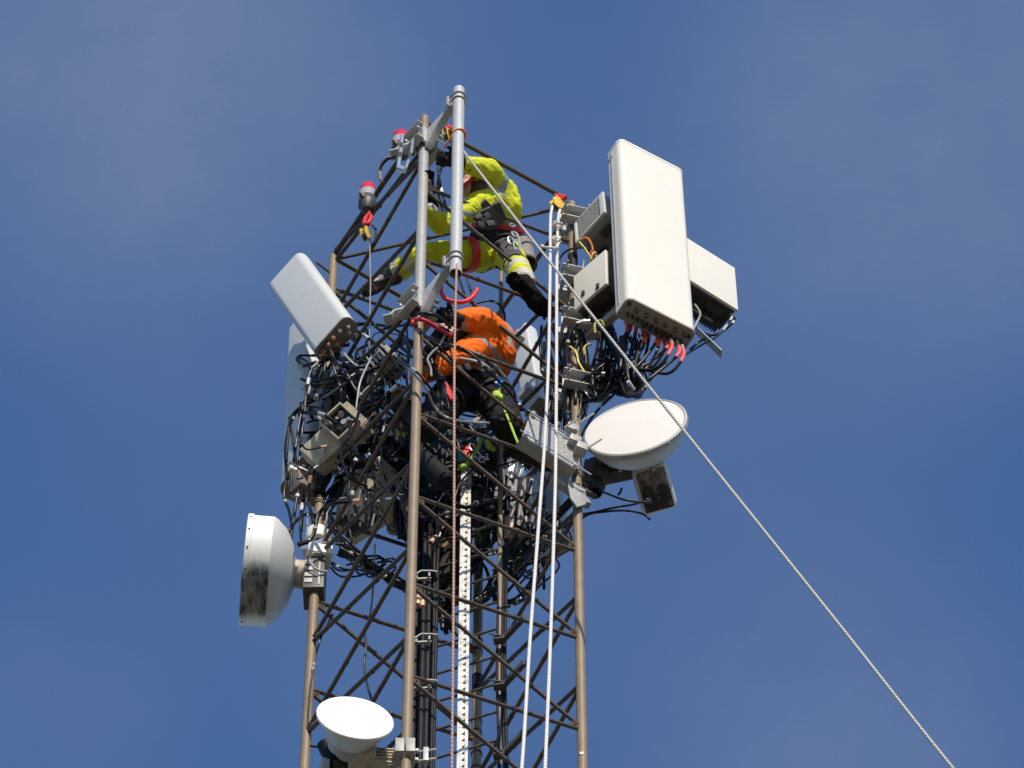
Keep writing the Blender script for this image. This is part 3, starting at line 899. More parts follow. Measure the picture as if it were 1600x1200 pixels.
for px, py in ((893, 672), (897, 690), (908, 702)):
    b.box(W(px, py, -.36), rot(20, 5, 10), (.075, .07, .06), .004); 
for px, py in ((906, 660), (918, 700), (882, 668)):
    b.cyl(W(px, py, -.42), W(px + 22, py - 14, -.44), .006, seg=8)
obj('cross_clamp', b, M.galvdull, arm)

# ------------------------------------------------------------------ dishes
def hnormal(az):
    return Vector((math.sin(R_(az)), -math.cos(R_(az)), 0))
# right dish
n = (hnormal(-14) + Vector((0, 0, .02))).normalized(); c = W(993, 668, -.34)
FR = frame_z(n); r0 = .328
dr = thing('dish_antenna', 'round dish with a pinkish white cover, right of the tower below the large panel', 'dish antenna', c - n * .30)
b = MB(); b.lathe([(r0 - .012, .004), (r0 * .7, .012), (r0 * .35, .016), (0, .018)], c, FR, 72); obj('radome', b, M.radome, dr, 60)
b = MB(); b.lathe([(r0 - .013, .006), (r0 - .004, .010), (r0 + .006, .003), (r0 + .006, -.030), (r0 - .004, -.036)], c, FR, 72); obj('rim', b, M.palegrey, dr, 40)
b = MB(); b.lathe([(r0 - .004, -.03), (r0 * .94, -.075), (r0 * .78, -.15), (r0 * .55, -.205), (r0 * .3, -.235), (0, -.24)], c, FR, 72); obj('reflector', b, M.white2, dr, 50)
b = MB()
for k_ in range(14):
    a_ = FR @ Vector((math.cos(k_ * PI / 7), math.sin(k_ * PI / 7), 0)); b.ball(c + a_ * (r0 + .006) - n * .014, .009, None, 8)
obj('rim_clip', b, M.galvdull, dr)
b = MB(); b.lathe([(.105, -.205), (.105, -.27), (.07, -.30), (.07, -.34), (0, -.34)], c, FR, 32)
for w in range(5):
    a = FR @ Vector((math.cos(w * 1.256), math.sin(w * 1.256), 0)); b.tube([c + a * .10 - n * .25, c + a * .20 - n * .215], .011, 6)
obj('hub', b, M.palegrey, dr)
b = MB()
h0 = W(930, 770, -.05)
b.lathe([(.046, 0), (.046, .36), (0, .36)], h0, Matrix.Identity(3), 24); b.lathe([(.046, 0), (.040, 0), (.040, .10), (0, .10)], h0, Matrix.Identity(3), 24)
obj('mount_pipe', b, M.dark, dr)
b = MB()
hub = c - n * .29
b.box((hub + h0 + Vector((0, 0, .2))) / 2, rot(-14), ((hub - h0).length * .8, .09, .12), .008)
b.box(h0 + Vector((0, -.01, .20)), rot(10), (.15, .14, .13), .008)
obj('mount_arm', b, M.darkgrey, dr)
for z_, r_ in ((31.1, .03), (30.95, .02)):
    b = MB(); b.cyl(leg(LB, z_), Vector((h0.x, h0.y, z_ + .02)), r_, seg=12); obj('stand_off', b, M.darkgrey, dr)
OM = rot(-15.3, -14, -8); oc = W(1021, 758, .03)
odu = thing('outdoor_unit', 'dirty white outdoor unit with dark ports in its underside, under the round right dish', 'radio unit', oc)
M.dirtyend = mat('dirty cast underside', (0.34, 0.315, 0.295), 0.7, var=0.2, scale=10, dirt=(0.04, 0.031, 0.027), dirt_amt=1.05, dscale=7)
b = MB(); b.box(oc, OM, (.23, .315, .22), .05, 5); obj('case', b, M.white, odu)
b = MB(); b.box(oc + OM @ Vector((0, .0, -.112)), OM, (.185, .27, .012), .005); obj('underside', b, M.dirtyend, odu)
for u, v, r, m_ in ((-.04, .0, .032, M.dark), (.045, .0, .032, M.dark), (-.04, .07, .026, M.dark), (.045, .07, .026, M.dark), (0, .115, .010, M.darkgrey)):
    b = MB(); b.cyl(oc + OM @ Vector((u, v, -.115)), oc + OM @ Vector((u, v, -.130)), r, r * .9, 14); obj('port', b, m_, odu)
b = MB(); b.box(oc + OM @ Vector((-.04, .035, -.121)), OM, (.022, .10, .008), .002); b.box(oc + OM @ Vector((.045, .035, -.121)), OM, (.022, .10, .008), .002); b.box(oc + OM @ Vector((0, .035, -.120)), OM, (.11, .02, .008), .002); obj('port_bridge', b, M.dark, odu)

# left dish, edge on
n = (hnormal(-85.5) + Vector((0, 0, .03))).normalized(); c = W(391, 891, .10)
FL = frame_z(n); r0 = .342
dl = thing('dish_antenna', 'deep white drum dish seen edge on, black dirt on its lower side', 'dish antenna', c - n * .3)
M.lichen = bpy.data.materials.new('white drum with black lichen')
M.lichen.use_nodes = True
nn = M.lichen.node_tree; pp = nn.nodes['Principled BSDF']; pp.inputs['Roughness'].default_value = .55
t1 = nn.nodes.new('ShaderNodeTexCoord'); sx = nn.nodes.new('ShaderNodeSeparateXYZ'); nz = nn.nodes.new('ShaderNodeTexNoise')
nz.inputs['Scale'].default_value = 9; nz.inputs['Detail'].default_value = 9; nz.inputs['Roughness'].default_value = .7
nn.links.new(t1.outputs['Object'], sx.inputs[0]); mp_ = nn.nodes.new('ShaderNodeMapping'); mp_.inputs['Scale'].default_value = (1.6, .55, .55); nn.links.new(t1.outputs['Object'], mp_.inputs['Vector']); nn.links.new(mp_.outputs[0], nz.inputs['Vector'])
# lichen patch on the underside of the drum, ragged edge
ma = nn.nodes.new('ShaderNodeMapRange'); ma.inputs['From Min'].default_value = LZ0; ma.inputs['From Max'].default_value = LZ1; nn.links.new(sx.outputs['Y'], ma.inputs['Value'])
mb_ = nn.nodes.new('ShaderNodeMapRange'); mb_.inputs['From Min'].default_value = LZ3; mb_.inputs['From Max'].default_value = LZ2; nn.links.new(sx.outputs['Y'], mb_.inputs['Value'])
mm = nn.nodes.new('ShaderNodeMath'); mm.operation = 'MULTIPLY'; nn.links.new(ma.outputs[0], mm.inputs[0]); nn.links.new(mb_.outputs[0], mm.inputs[1])
ad = nn.nodes.new('ShaderNodeMath'); ad.operation = 'MULTIPLY_ADD'; ad.inputs[1].default_value = 1.15; nn.links.new(mm.outputs[0], ad.inputs[0])
ns = nn.nodes.new('ShaderNodeMapRange'); ns.inputs['From Min'].default_value = .3; ns.inputs['From Max'].default_value = .7; ns.inputs['To Min'].default_value = -.85; ns.inputs['To Max'].default_value = .12
nn.links.new(nz.outputs['Fac'], ns.inputs['Value']); nn.links.new(ns.outputs[0], ad.inputs[2])
cl = nn.nodes.new('ShaderNodeClamp'); nn.links.new(ad.outputs[0], cl.inputs['Value'])
mx2 = nn.nodes.new('ShaderNodeMix'); mx2.data_type = 'RGBA'; mx2.inputs['A'].default_value = (.76, .755, .73, 1); mx2.inputs['B'].default_value = (.012, .012, .011, 1)
nn.links.new(cl.outputs[0], mx2.inputs['Factor']); nn.links.new(mx2.outputs['Result'], pp.inputs['Base Color'])
b = MB(); b.lathe([(r0, .0), (r0, -.125)], c, FL, 72); obj('shroud', b, M.lichen, dl, 60)
b = MB()
for k_ in range(16):
    a_ = FL @ Vector((math.cos(k_ * PI / 8 + .2), math.sin(k_ * PI / 8 + .2), 0)); b.ball(c + a_ * (r0 + .008) + n * .02, .007, None, 8)
obj('rim_screw', b, M.darkgrey, dl)
b = MB(); b.lathe([(r0 - .002, -.0), (r0 + .008, .002), (r0 + .008, .036), (r0 - .004, .040), (r0 * .6, .046), (0, .05)], c, FL, 72); obj('radome', b, M.lichen, dl, 40)
b = MB(); b.lathe([(r0, -.125), (r0 * .97, -.145), (r0 * .80, -.205), (r0 * .55, -.25), (r0 * .28, -.275), (0, -.28)], c, FL, 72); obj('reflector', b, M.white2, dl, 40)
b = MB(); b.lathe([(.09, -.26), (.09, -.33), (.085, -.335), (0, -.335)], c, FL, 32); obj('hub', b, M.beige, dl)
rb = c - n * .40
b = MB(); RM = rot(-2, 0, 0)
b.box(rb + Vector((.0, .02, -.05)), RM, (.13, .17, .36), .006); obj('radio_box', b, M.darkgrey, dl)
b = MB()
for k in range(4): b.box(rb + Vector((-.035, -.068, -.16 + .07 * k)), RM, (.05, .006, .045), .002)
b.box(rb + Vector((.03, -.068, -.08)), RM, (.012, .006, .25), .002)
obj('label_panel', b, M.palegrey, dl)
b = MB(); b.box(rb + Vector((.02, -.03, .17)), rot(10, 0, 0), (.15, .14, .09), .004); obj('mount_head', b, M.white, dl)
b = MB(); b.tube(cr([rb + Vector((.06, -.08, .12)), rb + Vector((-.01, -.12, .07)), rb + Vector((-.03, -.12, -.02)), rb + Vector((.02, -.10, -.09)), rb + Vector((.08, -.08, -.08))]), .008, 8); obj('pigtail', b, M.whitecable, dl)
b = MB()
cz = W(495, 842, .133).z
b.lathe([(LEGR + .001, .06), (.075, .06), (.078, .05), (.078, -.035), (.07, -.05), (LEGR + .001, -.05)], leg(LC, cz), Matrix.Identity(3), 32)
obj('collar', b, M.white, dl)
b = MB()
for a in (-2.4, -.9, .4):
    d = Vector((math.cos(a), math.sin(a), 0)) * .085
    b.cyl(leg(LC, cz) + d + Vector((0, 0, -.06)), leg(LC, cz) + d * 1.05 + Vector((0, 0, .2)), .006, seg=8)
    b.cyl(leg(LC, cz) + d + Vector((0, 0, .055)), leg(LC, cz) + d + Vector((0, 0, .085)), .014, seg=6)
b.box(leg(LC, cz - .14), rot(-20), (.17, .12, .05), .004)
obj('collar_bolt', b, M.chrome, dl)

# bottom dish, facing up the sun
n = (hnormal(11) + Vector((0, 0, .05))).normalized(); c = W(555, 1121, -.98)
FB = frame_z(n); r0 = .216
db = thing('dish_antenna', 'small dazzling white dish on a side arm, at the bottom of the near leg', 'dish antenna', c - n * .25)
b = MB(); b.lathe([(r0, .0), (r0 * .6, .012), (0, .018)], c, FB, 64); obj('radome', b, M.brightradome, db, 60)
b = MB(); b.lathe([(r0, .001), (r0 + .004, -.004), (r0 + .002, -.018), (r0 * .93, -.03)], c, FB, 64); obj('rim', b, M.white, db, 40)
b = MB(); b.lathe([(r0 * .93, -.03), (r0 * .82, -.08), (r0 * .62, -.14), (r0 * .54, -.165), (0, -.165)], c, FB, 64); obj('reflector', b, M.white2, db, 40)
b = MB(); b.lathe([(r0 * .5, -.16), (r0 * .55, -.18), (r0 * .55, -.205), (r0 * .44, -.22), (.06, -.26), (0, -.26)], c, FB, 40); obj('hub', b, M.palegrey, db)
b = MB()
cz = W(632, 1178, -.8).z
hb = c - n * .22
b.box(hb + Vector((.20, .05, -.06)), rot(-2, 0, 10), (.16, .12, .12), .01)
for k in range(4): b.box(hb + Vector((.22, -.02, -.10 + .028 * k)), rot(-2, 0, 10), (.12, .012, .008), .002)
b.box(hb + Vector((.08, .03, -.05)), rot(-2), (.16, .16, .10), .02)
obj('side_arm', b, M.beige, db)
b = MB()
for s in (-1, 1): b.box(leg(LA, cz) + Vector((s * .030 - .005, -.012, 0)), rot(0), (.052, .11, .13), .006)
obj('leg_clamp', b, M.galvdull, db)
b = MB()
for dz in (-.045, .045):
    b.cyl(leg(LA, cz + dz) + Vector((-.1, .045, 0)), leg(LA, cz + dz) + Vector((.17, .0, 0)), .0075, seg=8)
    b.cyl(leg(LA, cz + dz) + Vector((.05, .01, 0)), leg(LA, cz + dz) + Vector((.07, .01, 0)), .015, seg=6)
b.box(leg(LA, cz) + Vector((.11, .015, 0)), rot(0), (.03, .04, .13), .004)
obj('clamp_rod', b, M.galv, db)
bottom = thing('radio_unit', 'black lumpy radio unit tucked under the small bright dish at the bottom', 'radio unit', W(552, 1200, -.55))
b = MB(); q = W(556, 1204, -.58); b.box(q, rot(18), (.34, .22, .26), .05, 3)
for k in range(6): b.box(q + rot(18) @ Vector((-.12 + .045 * k, -.115, -.02)), rot(18), (.008, .03, .18))
obj('body', b, M.dark, bottom)
b = MB(); q2 = W(512, 1170, -.72); b.lathe([(0, .05), (.045, .045), (.05, .0), (.05, -.10), (0, -.11)], q2, rot(0, 20, -25), 20); b.tube([q2, q2 + Vector((-.06, .0, .02)), q2 + Vector((-.10, .0, .03))], .008, 6); obj('end_bell', b, M.tape, bottom)
b = MB(); q2 = W(506, 1200, -.7); b.box(q2, rot(18), (.05, .08, .10), .01); obj('label_plate', b, M.palegrey, bottom)

# ------------------------------------------------------------------ pulleys
def pulley(label, px, py, y, s=1.0, strap=(0, -14), yaw=20):
    c = W(px, py, y)
    t = thing('rope_pulley', label, 'pulley', c)
    Fp = rot(yaw)
    b = MB()
    for o_ in (-.020, .016):
        b.prism([(-.045, .02), (-.03, -.045), (.0, -.06), (.03, -.045), (.045, .02), (.018, .075), (-.018, .075)], c, Fp @ Matrix.Scale(s, 3), 'Y', (o_, o_ + .005), .001)
    obj('cheek_plate', b, M.yellowmetal, t)
    b = MB(); b.lathe([(0, .014), (.038, .014), (.030, 0), (.038, -.014), (0, -.014)], c + Vector((0, 0, -.015)), Fp @ Matrix.Rotation(PI / 2, 3, 'X') @ Matrix.Scale(s, 3), 24); obj('wheel', b, M.darkgrey, t)
    b = MB()
    top = c + Vector((0, 0, .07 * s))
    b.tube([top + Fp @ Vector((math.sin(w) * .022, 0, .03 - math.cos(w) * .045)) for w in [i * PI / 8 for i in range(17)]], .0065, 8); obj('carabiner', b, M.dark, t)
    b = MB()
    a = W(px + strap[0], py + strap[1], y); d = (a - top)
    b.tube([top + Vector((-.012, 0, .06)), top.lerp(a, .6) + Vector((-.02, 0, 0)), a, top.lerp(a, .6) + Vector((.022, -.01, 0)), top + Vector((.012, 0, .06))], .015, 8)
    obj('sling', b, M.red, t)
    return t
pulley('yellow pulley on a red sling under the lower warning lamp', 571, 366, -.33, 1.0, (7, -34), 60)
pulley('yellow pulley on a red sling at the right leg top, holding two white ropes', 870, 320, -.33, 1.05, (16, -10), 35)
pulley('yellow pulley half hidden behind the curved arm of the upper pole bracket', 697, 211, -.72, .9, (16, -4), 75)
b = MB(); b.tube([W(582, 352, -.34), W(588, 360, -.34), W(586, 376, -.34), W(580, 384, -.34), W(578, 372, -.34)], .009, 8)
tag(obj('carabiner', b, M.dark), 'black carabiner hanging beside the left pulley', 'carabiner')
b = MB(); b.tube([W(578, 378, -.34), W(578, 400, -.34), W(579, 442, -.34), W(578, 482, -.3), W(577, 545, -.2)], .0042, 6)
tag(obj('steel_wire', b, M.whitecable), 'thin pale wire rope hanging straight down from the left pulley', 'wire rope')

# ------------------------------------------------------------------ ropes
def rope(label, pts, r, m, n=14, cat='rope', name='rope', seg=8):
    b = MB(); b.tube(cr([W(*p) for p in pts], n), r, seg)
    return tag(obj(name, b, m, ang=60), label, cat)
rope('left one of two white ropes hanging from the yellow pulley', [(863, 322, -.335), (860, 345, -.38), (859.5, 420, -.45), (857, 560, -.56), (851, 690, -.68), (843, 800, -.78), (828, 1000, -.95), (814, 1215, -1.15), (786, 1500, -1.35), (752, 1800, -1.6)], .0105, M.rope)
rope('right one of two white ropes hanging from the yellow pulley, knotted near its top', [(875, 328, -.335), (872, 345, -.36), (870, 420, -.42), (869.5, 560, -.54), (868.5, 690, -.66), (867, 780, -.75), (860, 1000, -.92), (851, 1215, -1.1), (838, 1500, -1.3), (820, 1800, -1.5)], .0105, M.rope)
for i, (px, py) in enumerate(((872, 354), (868, 378))):
    b = MB(); q = W(px, py, -.40)
    b.tube([q + Vector((math.cos(w) * .030, math.sin(w) * .022, .012 * math.sin(w + i) + w * .004)) for w in [k * PI / 6 for k in range(22)]], .0095, 8)
    if i == 1:
        b.tube([q + Vector((-.02, -.02, 0)), q + Vector((.01, -.03, -.045)), q + Vector((.03, -.02, .03))], .0095, 8)
    tag(obj('rope_knot', b, M.rope), ('small knot high on the right white rope just under the pulley', 'larger looped knot on the right white rope below the small knot')[i], 'knot')
b = MB(); b.tube(cr([W(846, 385, -.42), W(856, 387, -.45), W(868, 387, -.46), W(873, 380, -.43)], 6), .009, 8); b.ball(W(847, 385, -.42), .014, seg=10)
tag(obj('rope_end', b, M.rope), 'short white rope tail crossing the two hanging ropes below the knots', 'rope')
rope('long grey tag line running taut from behind the new pole down to the lower right', [(722, 234, -.9), (802, 337, -1.1), (866, 418, -1.25), (1056, 657, -1.6), (1300, 962, -2.1), (1500, 1214, -2.5), (1760, 1522, -3.0), (2200, 2030, -4.0)], .0088, M.tagrope, 24)
rope('thin brown rope hanging straight down from the bottom end of the new pole', [(714, 405, -1.12), (713, 432, -1.14), (710, 560, -1.14), (709.5, 800, -1.14), (708, 1000, -1.14), (706, 1215, -1.14), (704, 1500, -1.14), (702, 1800, -1.14)], .0078, M.brownrope)
rope('short red sling tied round the near leg above the orange jacketed climber', [(664, 506, -.74), (655, 510, -.80), (646, 506, -.85), (646, 501, -.86), (656, 499, -.88), (668, 503, -.86), (684, 513, -.80), (704, 524, -.72)], .014, M.redrope, 8, 'sling', 'red_sling')
rope('red U shaped padded sling hanging below the bottom of the new pole', [(689, 446, -.62), (689, 456, -.62), (695, 466, -.62), (707, 471, -.62), (722, 472, -.62), (735, 467, -.62), (744, 456, -.62), (745, 452, -.62)], .0155, M.redrope, 8, 'sling', 'red_sling')

# ------------------------------------------------------------------ people
def remesh(mb, vox, smooth=4, wr=0.0, wf=14.0, fold=0.0):
    me = bpy.data.meshes.new('tmp')
    me.from_pydata([tuple(v) for v in mb.v], [], mb.f)
    b = bmesh.new(); b.from_mesh(me); bmesh.ops.recalc_face_normals(b, faces=list(b.faces)); b.to_mesh(me); b.free()
    o = bpy.data.objects.new('tmp', me); C.objects.link(o)
    md = o.modifiers.new('r', 'REMESH'); md.mode = 'VOXEL'; md.voxel_size = vox
    if smooth:
        ms = o.modifiers.new('s', 'SMOOTH'); ms.factor = 0.5; ms.iterations = smooth
    dg = bpy.context.evaluated_depsgraph_get()
    out = bpy.data.meshes.new_from_object(o.evaluated_get(dg))
    bpy.data.objects.remove(o); bpy.data.meshes.remove(me)
    if wr or fold:
        ns = [v.normal.copy() for v in out.vertices]
        for v, n in zip(out.vertices, ns):
            p = v.co
            d = wr * noise.noise(p * wf) + wr * .5 * noise.noise(p * wf * 2.3)
            q = Vector((p.x * wf * .9, p.y * wf * .9, p.z * wf * 2.2)) + Vector((3, 1, 7)) + noise.noise_vector(p * 6) * .8
            d += fold * (0.5 - abs(noise.noise(q)) * 2.2)
            v.co = p + n * d
    return out

def soft_obj(name, mb, mats, parent, vox=.012, smooth=4, wr=0.0, wf=14, fold=0.0, zone=None):
    me = remesh(mb, vox, smooth, wr, wf, fold)
    if zone:
        for p in me.polygons:
            p.material_index = zone(p.center)
    base = wloc(parent) if parent is not None else me.vertices[0].co.copy()
    for v in me.vertices: v.co -= base
    me.shade_smooth()
    me.name = name
    o = mesh_obj(name, me, mats, parent, base)
    return o

def seg_t(p, a, b):
    d = b - a
    return (p - a).dot(d) / d.length_squared

def seg_d(p, a, b):
    t = max(0, min(1, seg_t(p, a, b)))
    return (p - a.lerp(b, t)).length

def hand(mb, wrist, tip, palm_n, curl=.8, thumb_side=1, s=1.0):
    """palm and five bent fingers; tip gives the reaching direction"""
    d = (tip - wrist).normalized(); n = (palm_n - d * palm_n.dot(d)).normalized(); x = d.cross(n)
    c = wrist + d * .05 * s
    mb.cap(wrist, .030 * s, wrist + d * .075 * s, .036 * s)
    for i, (off, L, r) in enumerate(((-.030, .062, .0105), (-.010, .074, .011), (.011, .080, .0112), (.031, .073, .0108))):
        p = wrist + d * .085 * s + x * off * s
        q = p + (d * math.cos(curl * .5) + n * math.sin(curl * .5)) * L * .45 * s
        w = q + (d * math.cos(curl * 1.5) + n * math.sin(curl * 1.5)) * L * .33 * s
        e = w + (d * math.cos(curl * 2.3) + n * math.sin(curl * 2.3)) * L * .28 * s
        mb.cap(p - d * .02, r * 1.15 * s, q, r * s, 10); mb.cap(q, r * s, w, r * .95 * s, 10); mb.cap(w, r * .95 * s, e, r * .8 * s, 10)
    p = wrist + d * .03 * s + x * (.032 * thumb_side) * s
    q = p + (d * .6 + x * thumb_side * .7 + n * .3).normalized() * .045 * s
    e = q + (d * .8 + n * .6).normalized() * .035 * s
    mb.cap(p, .016 * s, q, .0125 * s, 10); mb.cap(q, .0125 * s, e, .010 * s, 10)

def head(mb, c, f, u):
    f = f.normalized(); u = (u - f * u.dot(f)).normalized(); s = f.cross(u)
    Fh = Matrix((s, f, u)).transposed()
    mb.ball(c + u * .03, (.074, .092, .088), Fh, 20)
    mb.ball(c + f * .025 - u * .045, (.058, .065, .075), Fh, 18)
    mb.cap(c + f * .098 + u * .008, .010, c + f * .113 - u * .022, .014, 10)      # nose
    mb.cap(c + f * .088 + u * .032 - s * .035, .012, c + f * .088 + u * .032 + s * .035, .012, 8)   # brow
    mb.cap(c + f * .086 - u * .055 - s * .016, .010, c + f * .086 - u * .055 + s * .016, .010, 8)   # lips
    mb.ball(c + f * .075 - u * .095, .026, None, 12)                                # chin
    for k in (-1, 1): mb.ball(c + s * .076 * k - f * .002 - u * .008, (.012, .022, .032), Fh, 10)
    return f, u, s

def boot(parent, ankle, knee, toe, sole_n, upper, sole_m, s=1.0, tread=False, label=None):
    """work boot: upper is one soft mesh, the lugged sole its sub-part"""
    d = (toe - ankle); n = sole_n.normalized(); d = (d - n * d.dot(n)).normalized(); x = d.cross(n)
    heel = ankle + n * .075 * s
    mb = MB()
    up = (knee - ankle).normalized()
    mb.cap(ankle + up * .10, .060 * s, ankle, .054 * s)
    mb.cap(ankle - d * .02, .052 * s, heel - d * .03 * s - n * .03, .047 * s)
    mb.cap(ankle + n * .015, .050 * s, heel + d * .115 * s - n * .030 * s, .044 * s)
    mb.cap(heel + d * .10 * s - n * .02 * s, .046 * s, heel + d * .165 * s - n * .025 * s, .040 * s)
    mb.cap(heel + d * .10 * s - n * .02 * s + x * .015, .042 * s, heel + d * .15 * s - n * .025 * s - x * .012, .040 * s)
    o = soft_obj('boot', mb, upper, parent, .009, 3, .003, 30)
    if label: o['label'] = label
    F = Matrix((x, d, n)).transposed()
    out = [(-.036, -.07), (-.018, -.088), (.018, -.088), (.036, -.07), (.036, -.01), (.033, .04), (.047, .10), (.046, .15), (.030, .195), (.0, .207), (-.028, .195), (-.044, .15), (-.045, .10), (-.034, .04), (-.036, -.01)]
    b = MB(); b.prism([(a * s, e * s) for a, e in out], heel + n * .0, F, 'Z', (-.012, .012), .004)
    rows = 11
    for k in range(rows):
        e = (-.075 + .265 * k / (rows - 1)) * s
        if .018 * s < e < .045 * s: continue
        hw = .034 * s if e < .05 * s else .038 * s
        for sg in (-1, 1):
            b.box(heel + F @ Vector((sg * hw * .52, e + (.006), .016)), F @ Matrix.Rotation(R_(22 * sg), 3, 'Z'), (hw * .95, .013 * s, .012), .002)
    so = obj('sole', b, sole_m, o)
    return o

def harness(parent, hipc, chestc, hipL, hipR, kneeL, kneeR, shL, shR, belt_r, m_belt, vest_m):
    pass

# ---------------- climber in yellow, straddling the top of the tower
P = lambda a, b, y: W(a, b, y)
def climber_yellow():
    pel = P(765, 386, -.14); chest = P(772, 325, -.36); neck = P(752, 303, -.50); hd = P(738, 290, -.58)
    shR = P(786, 302, -.42); elR = P(764, 266, -.68); wrR = P(722, 256, -.80); hdR = P(690, 248, -.86)
    shL = P(746, 322, -.52); elL = P(688, 351, -.56); wrL = P(669, 318, -.70); hdL = P(664, 268, -.78)
    hiR = P(786, 388, -.13); knR = P(806, 414, -.34); anR = P(820, 447, -.36)
    hiL = P(748, 398, -.18); knL = P(668, 396, -.30); anL = P(606, 434, -.12)
    t = None
    body = MB()
    f, u, s = Vector((-.86, -.38, .10)), Vector((.12, -.20, 1)), None
    f, u, s = head(body, hd, f, u)
    body.cap(hd - u * .06 - f * .01, .050, neck, .056); body.cap(neck, .06, chest, .10); body.cap(chest, .11, pel, .10)
    body.cap(shL, .075, shR, .075)
    for a, b_, c_, d_ in ((shR, elR, wrR, hdR), (shL, elL, wrL, hdL)):
        body.cap(a, .048, b_, .038); body.cap(b_, .038, c_, .028)
        hand(body, c_.lerp(d_, .3), d_, Vector((.2, -.5, -1)), .75, 1, .72)
    for a, b_, c_ in ((hiR, knR, anR), (hiL, knL, anL)):
        body.cap(pel, .10, a, .085); body.cap(a, .075, b_, .052); body.cap(b_, .052, c_, .038)
    person = soft_obj('person', body, M.skin, None, .0075, 2)
    tag(person, 'climber in fluorescent yellow jacket and trousers straddling the top of the tower', 'person')
    # jacket
    j = MB()
    j.cap(chest, .165, P(777, 350, -.22), .155, 18); j.cap(P(777, 350, -.22), .155, P(775, 368, -.16), .150, 18)
    j.cap(shL, .095, shR, .105); j.cap(shR, .105, P(794, 325, -.36), .10); j.cap(P(794, 325, -.36), .10, P(788, 346, -.25), .10); j.cap(neck, .075, chest, .13)
    j.cap(shR, .088, elR, .078); j.cap(elR, .080, P(728, 257, -.79), .058)
    j.cap(shL, .085, elL, .070); j.cap(elL, .072, P(670, 330, -.68), .056)
    def zone(p):
        ta = seg_t(p, shR, elR)
        if seg_d(p, shR, elR) < .14 and .44 < ta < .70 and seg_d(p, elR, wrR) > .10: return 1
        if seg_d(p, elL, wrL) < .10 and .62 < seg_t(p, elL, wrL): return 1
        tb = seg_t(p, chest, pel)
        if .30 < tb < .42 and seg_d(p, shR, elR) > .17: return 1
        return 0
    soft_obj('jacket', j, [M.yellow, M.reflect], person, .0105, 4, .004, 17, .007, zone)
    # trousers
    tr = MB()
    tr.cap(P(777, 358, -.19), .148, pel, .155, 18); tr.cap(pel, .15, hiR, .115); tr.cap(pel, .15, hiL, .115); tr.cap(P(752, 404, -.12), .10, P(735, 402, -.18), .085)
    tr.cap(hiR, .112, knR, .086); tr.cap(knR, .086, P(818, 440, -.36), .080); tr.cap(hiL, .105, knL, .080); tr.cap(knL, .082, P(612, 430, -.14), .074)
    cR = P(818, 440, -.36); cL = P(612, 430, -.14)
    toC = (CAM - pel).normalized()
    def zone2(p):
        dR, dL = min(seg_d(p, hiR, knR), seg_d(p, knR, anR)), min(seg_d(p, hiL, knL), seg_d(p, knL, anL))
        if dR < dL:
            k = seg_t(p, knR, cR)
            if seg_d(p, knR, cR) < seg_d(p, hiR, knR):
                if k < .12: return 3
                return 2 if (.22 < k < .48 or k > .78) else 0
            v = p - hiR.lerp(knR, max(0, min(1, seg_t(p, hiR, knR))))
            if v.x > .045: return 0
            return 1 if v.x > -.06 else (3 if v.z > 0 else 0)
        else:
            k = seg_t(p, knL, cL)
            if seg_d(p, knL, cL) < seg_d(p, hiL, knL):
                return 2 if (.35 < k < .56 or .74 < k < .88) else (1 if k > .9 else 0)
            kk = seg_t(p, hiL, knL)
            if p.x > pel.x + .0 and p.z > pel.z - .06: return 1
            if kk > .30: return 0
            return 3 if (p.z > hiL.z - .005 + .1 * kk) else 0
    soft_obj('trousers', tr, [M.yellow, M.greycloth, M.cream, M.cloth], person, .0105, 4, .004, 17, .008, zone2)
    # gloves with fingers
    for w, h, e in ((wrR, hdR, elR), (wrL, hdL, elL)):
        b = MB(); hand(b, w.lerp(h, .25), h, Vector((.2, -.5, -1)), .75, 1, 1.28)
        b.cap(w.lerp(e, .16), .062, w.lerp(h, .3), .050)
        soft_obj('glove', b, M.cloth, person, .008, 1, .002, 30)
    boot(person, anR + Vector((.0, 0, -.02)), knR, P(846, 492, -.42), Vector((-.25, -.52, -.80)), M.blackleather, M.blackleather, 1.32)
    boot(person, anL, knL, P(545, 458, -.02), Vector((.15, -.2, -1)), [M.greyleather], M.leather, 1.0)
    # head gear: dark helmet set low, red chin strap and collar
    b = MB(); Fh = Matrix((s, f, u)).transposed()
    b.lathe([(.118, .0), (.112, .045), (.09, .085), (.05, .108), (0, .114), (0, .10), (.05, .095), (.085, .07), (.105, .03), (.108, 0), (.118, 0)], hd + u * .045 - f * .012, Fh @ Matrix.Diagonal(Vector((.86, 1.0, 1))), 28)
    b.box(hd + u * .05 + f * .10, Fh, (.13, .05, .008), .003)
    obj('helmet', b, M.orangecable, person)
    b = MB(); b.tube(cr([hd + s * .08 + u * .03, hd + s * .085 + f * .02 - u * .03, hd + s * .055 + f * .06 - u * .10, hd + f * .075 - u * .125, hd - s * .055 + f * .06 - u * .10, hd - s * .085 + f * .02 - u * .03, hd - s * .08 + u * .03], 6), .013, 8); obj('chin_strap', b, M.red, person)
    b = MB(); b.ball(hd - f * .03 - u * .02, (.084, .08, .105), Fh, 18); obj('hair', b, M.hair, person)
    for k in (-1, 1):
        b = MB(); b.ball(hd + f * .084 + u * .012 + s * .030 * k, .0105, None, 10); obj('eye', b, M.dark, person)
    # harness
    ax = (chest - pel).normalized()
    b = MB(); b.ring(P(778, 359, -.20), ax, .172, .045, .012, 32, .98); obj('waist_belt', b, M.red, person)
    b = MB(); b.ring(P(777, 366, -.18), ax, .170, .05, .010, 32, .98); obj('back_pad', b, M.web, person)
    b = MB()
    toc = (CAM - chest).normalized()
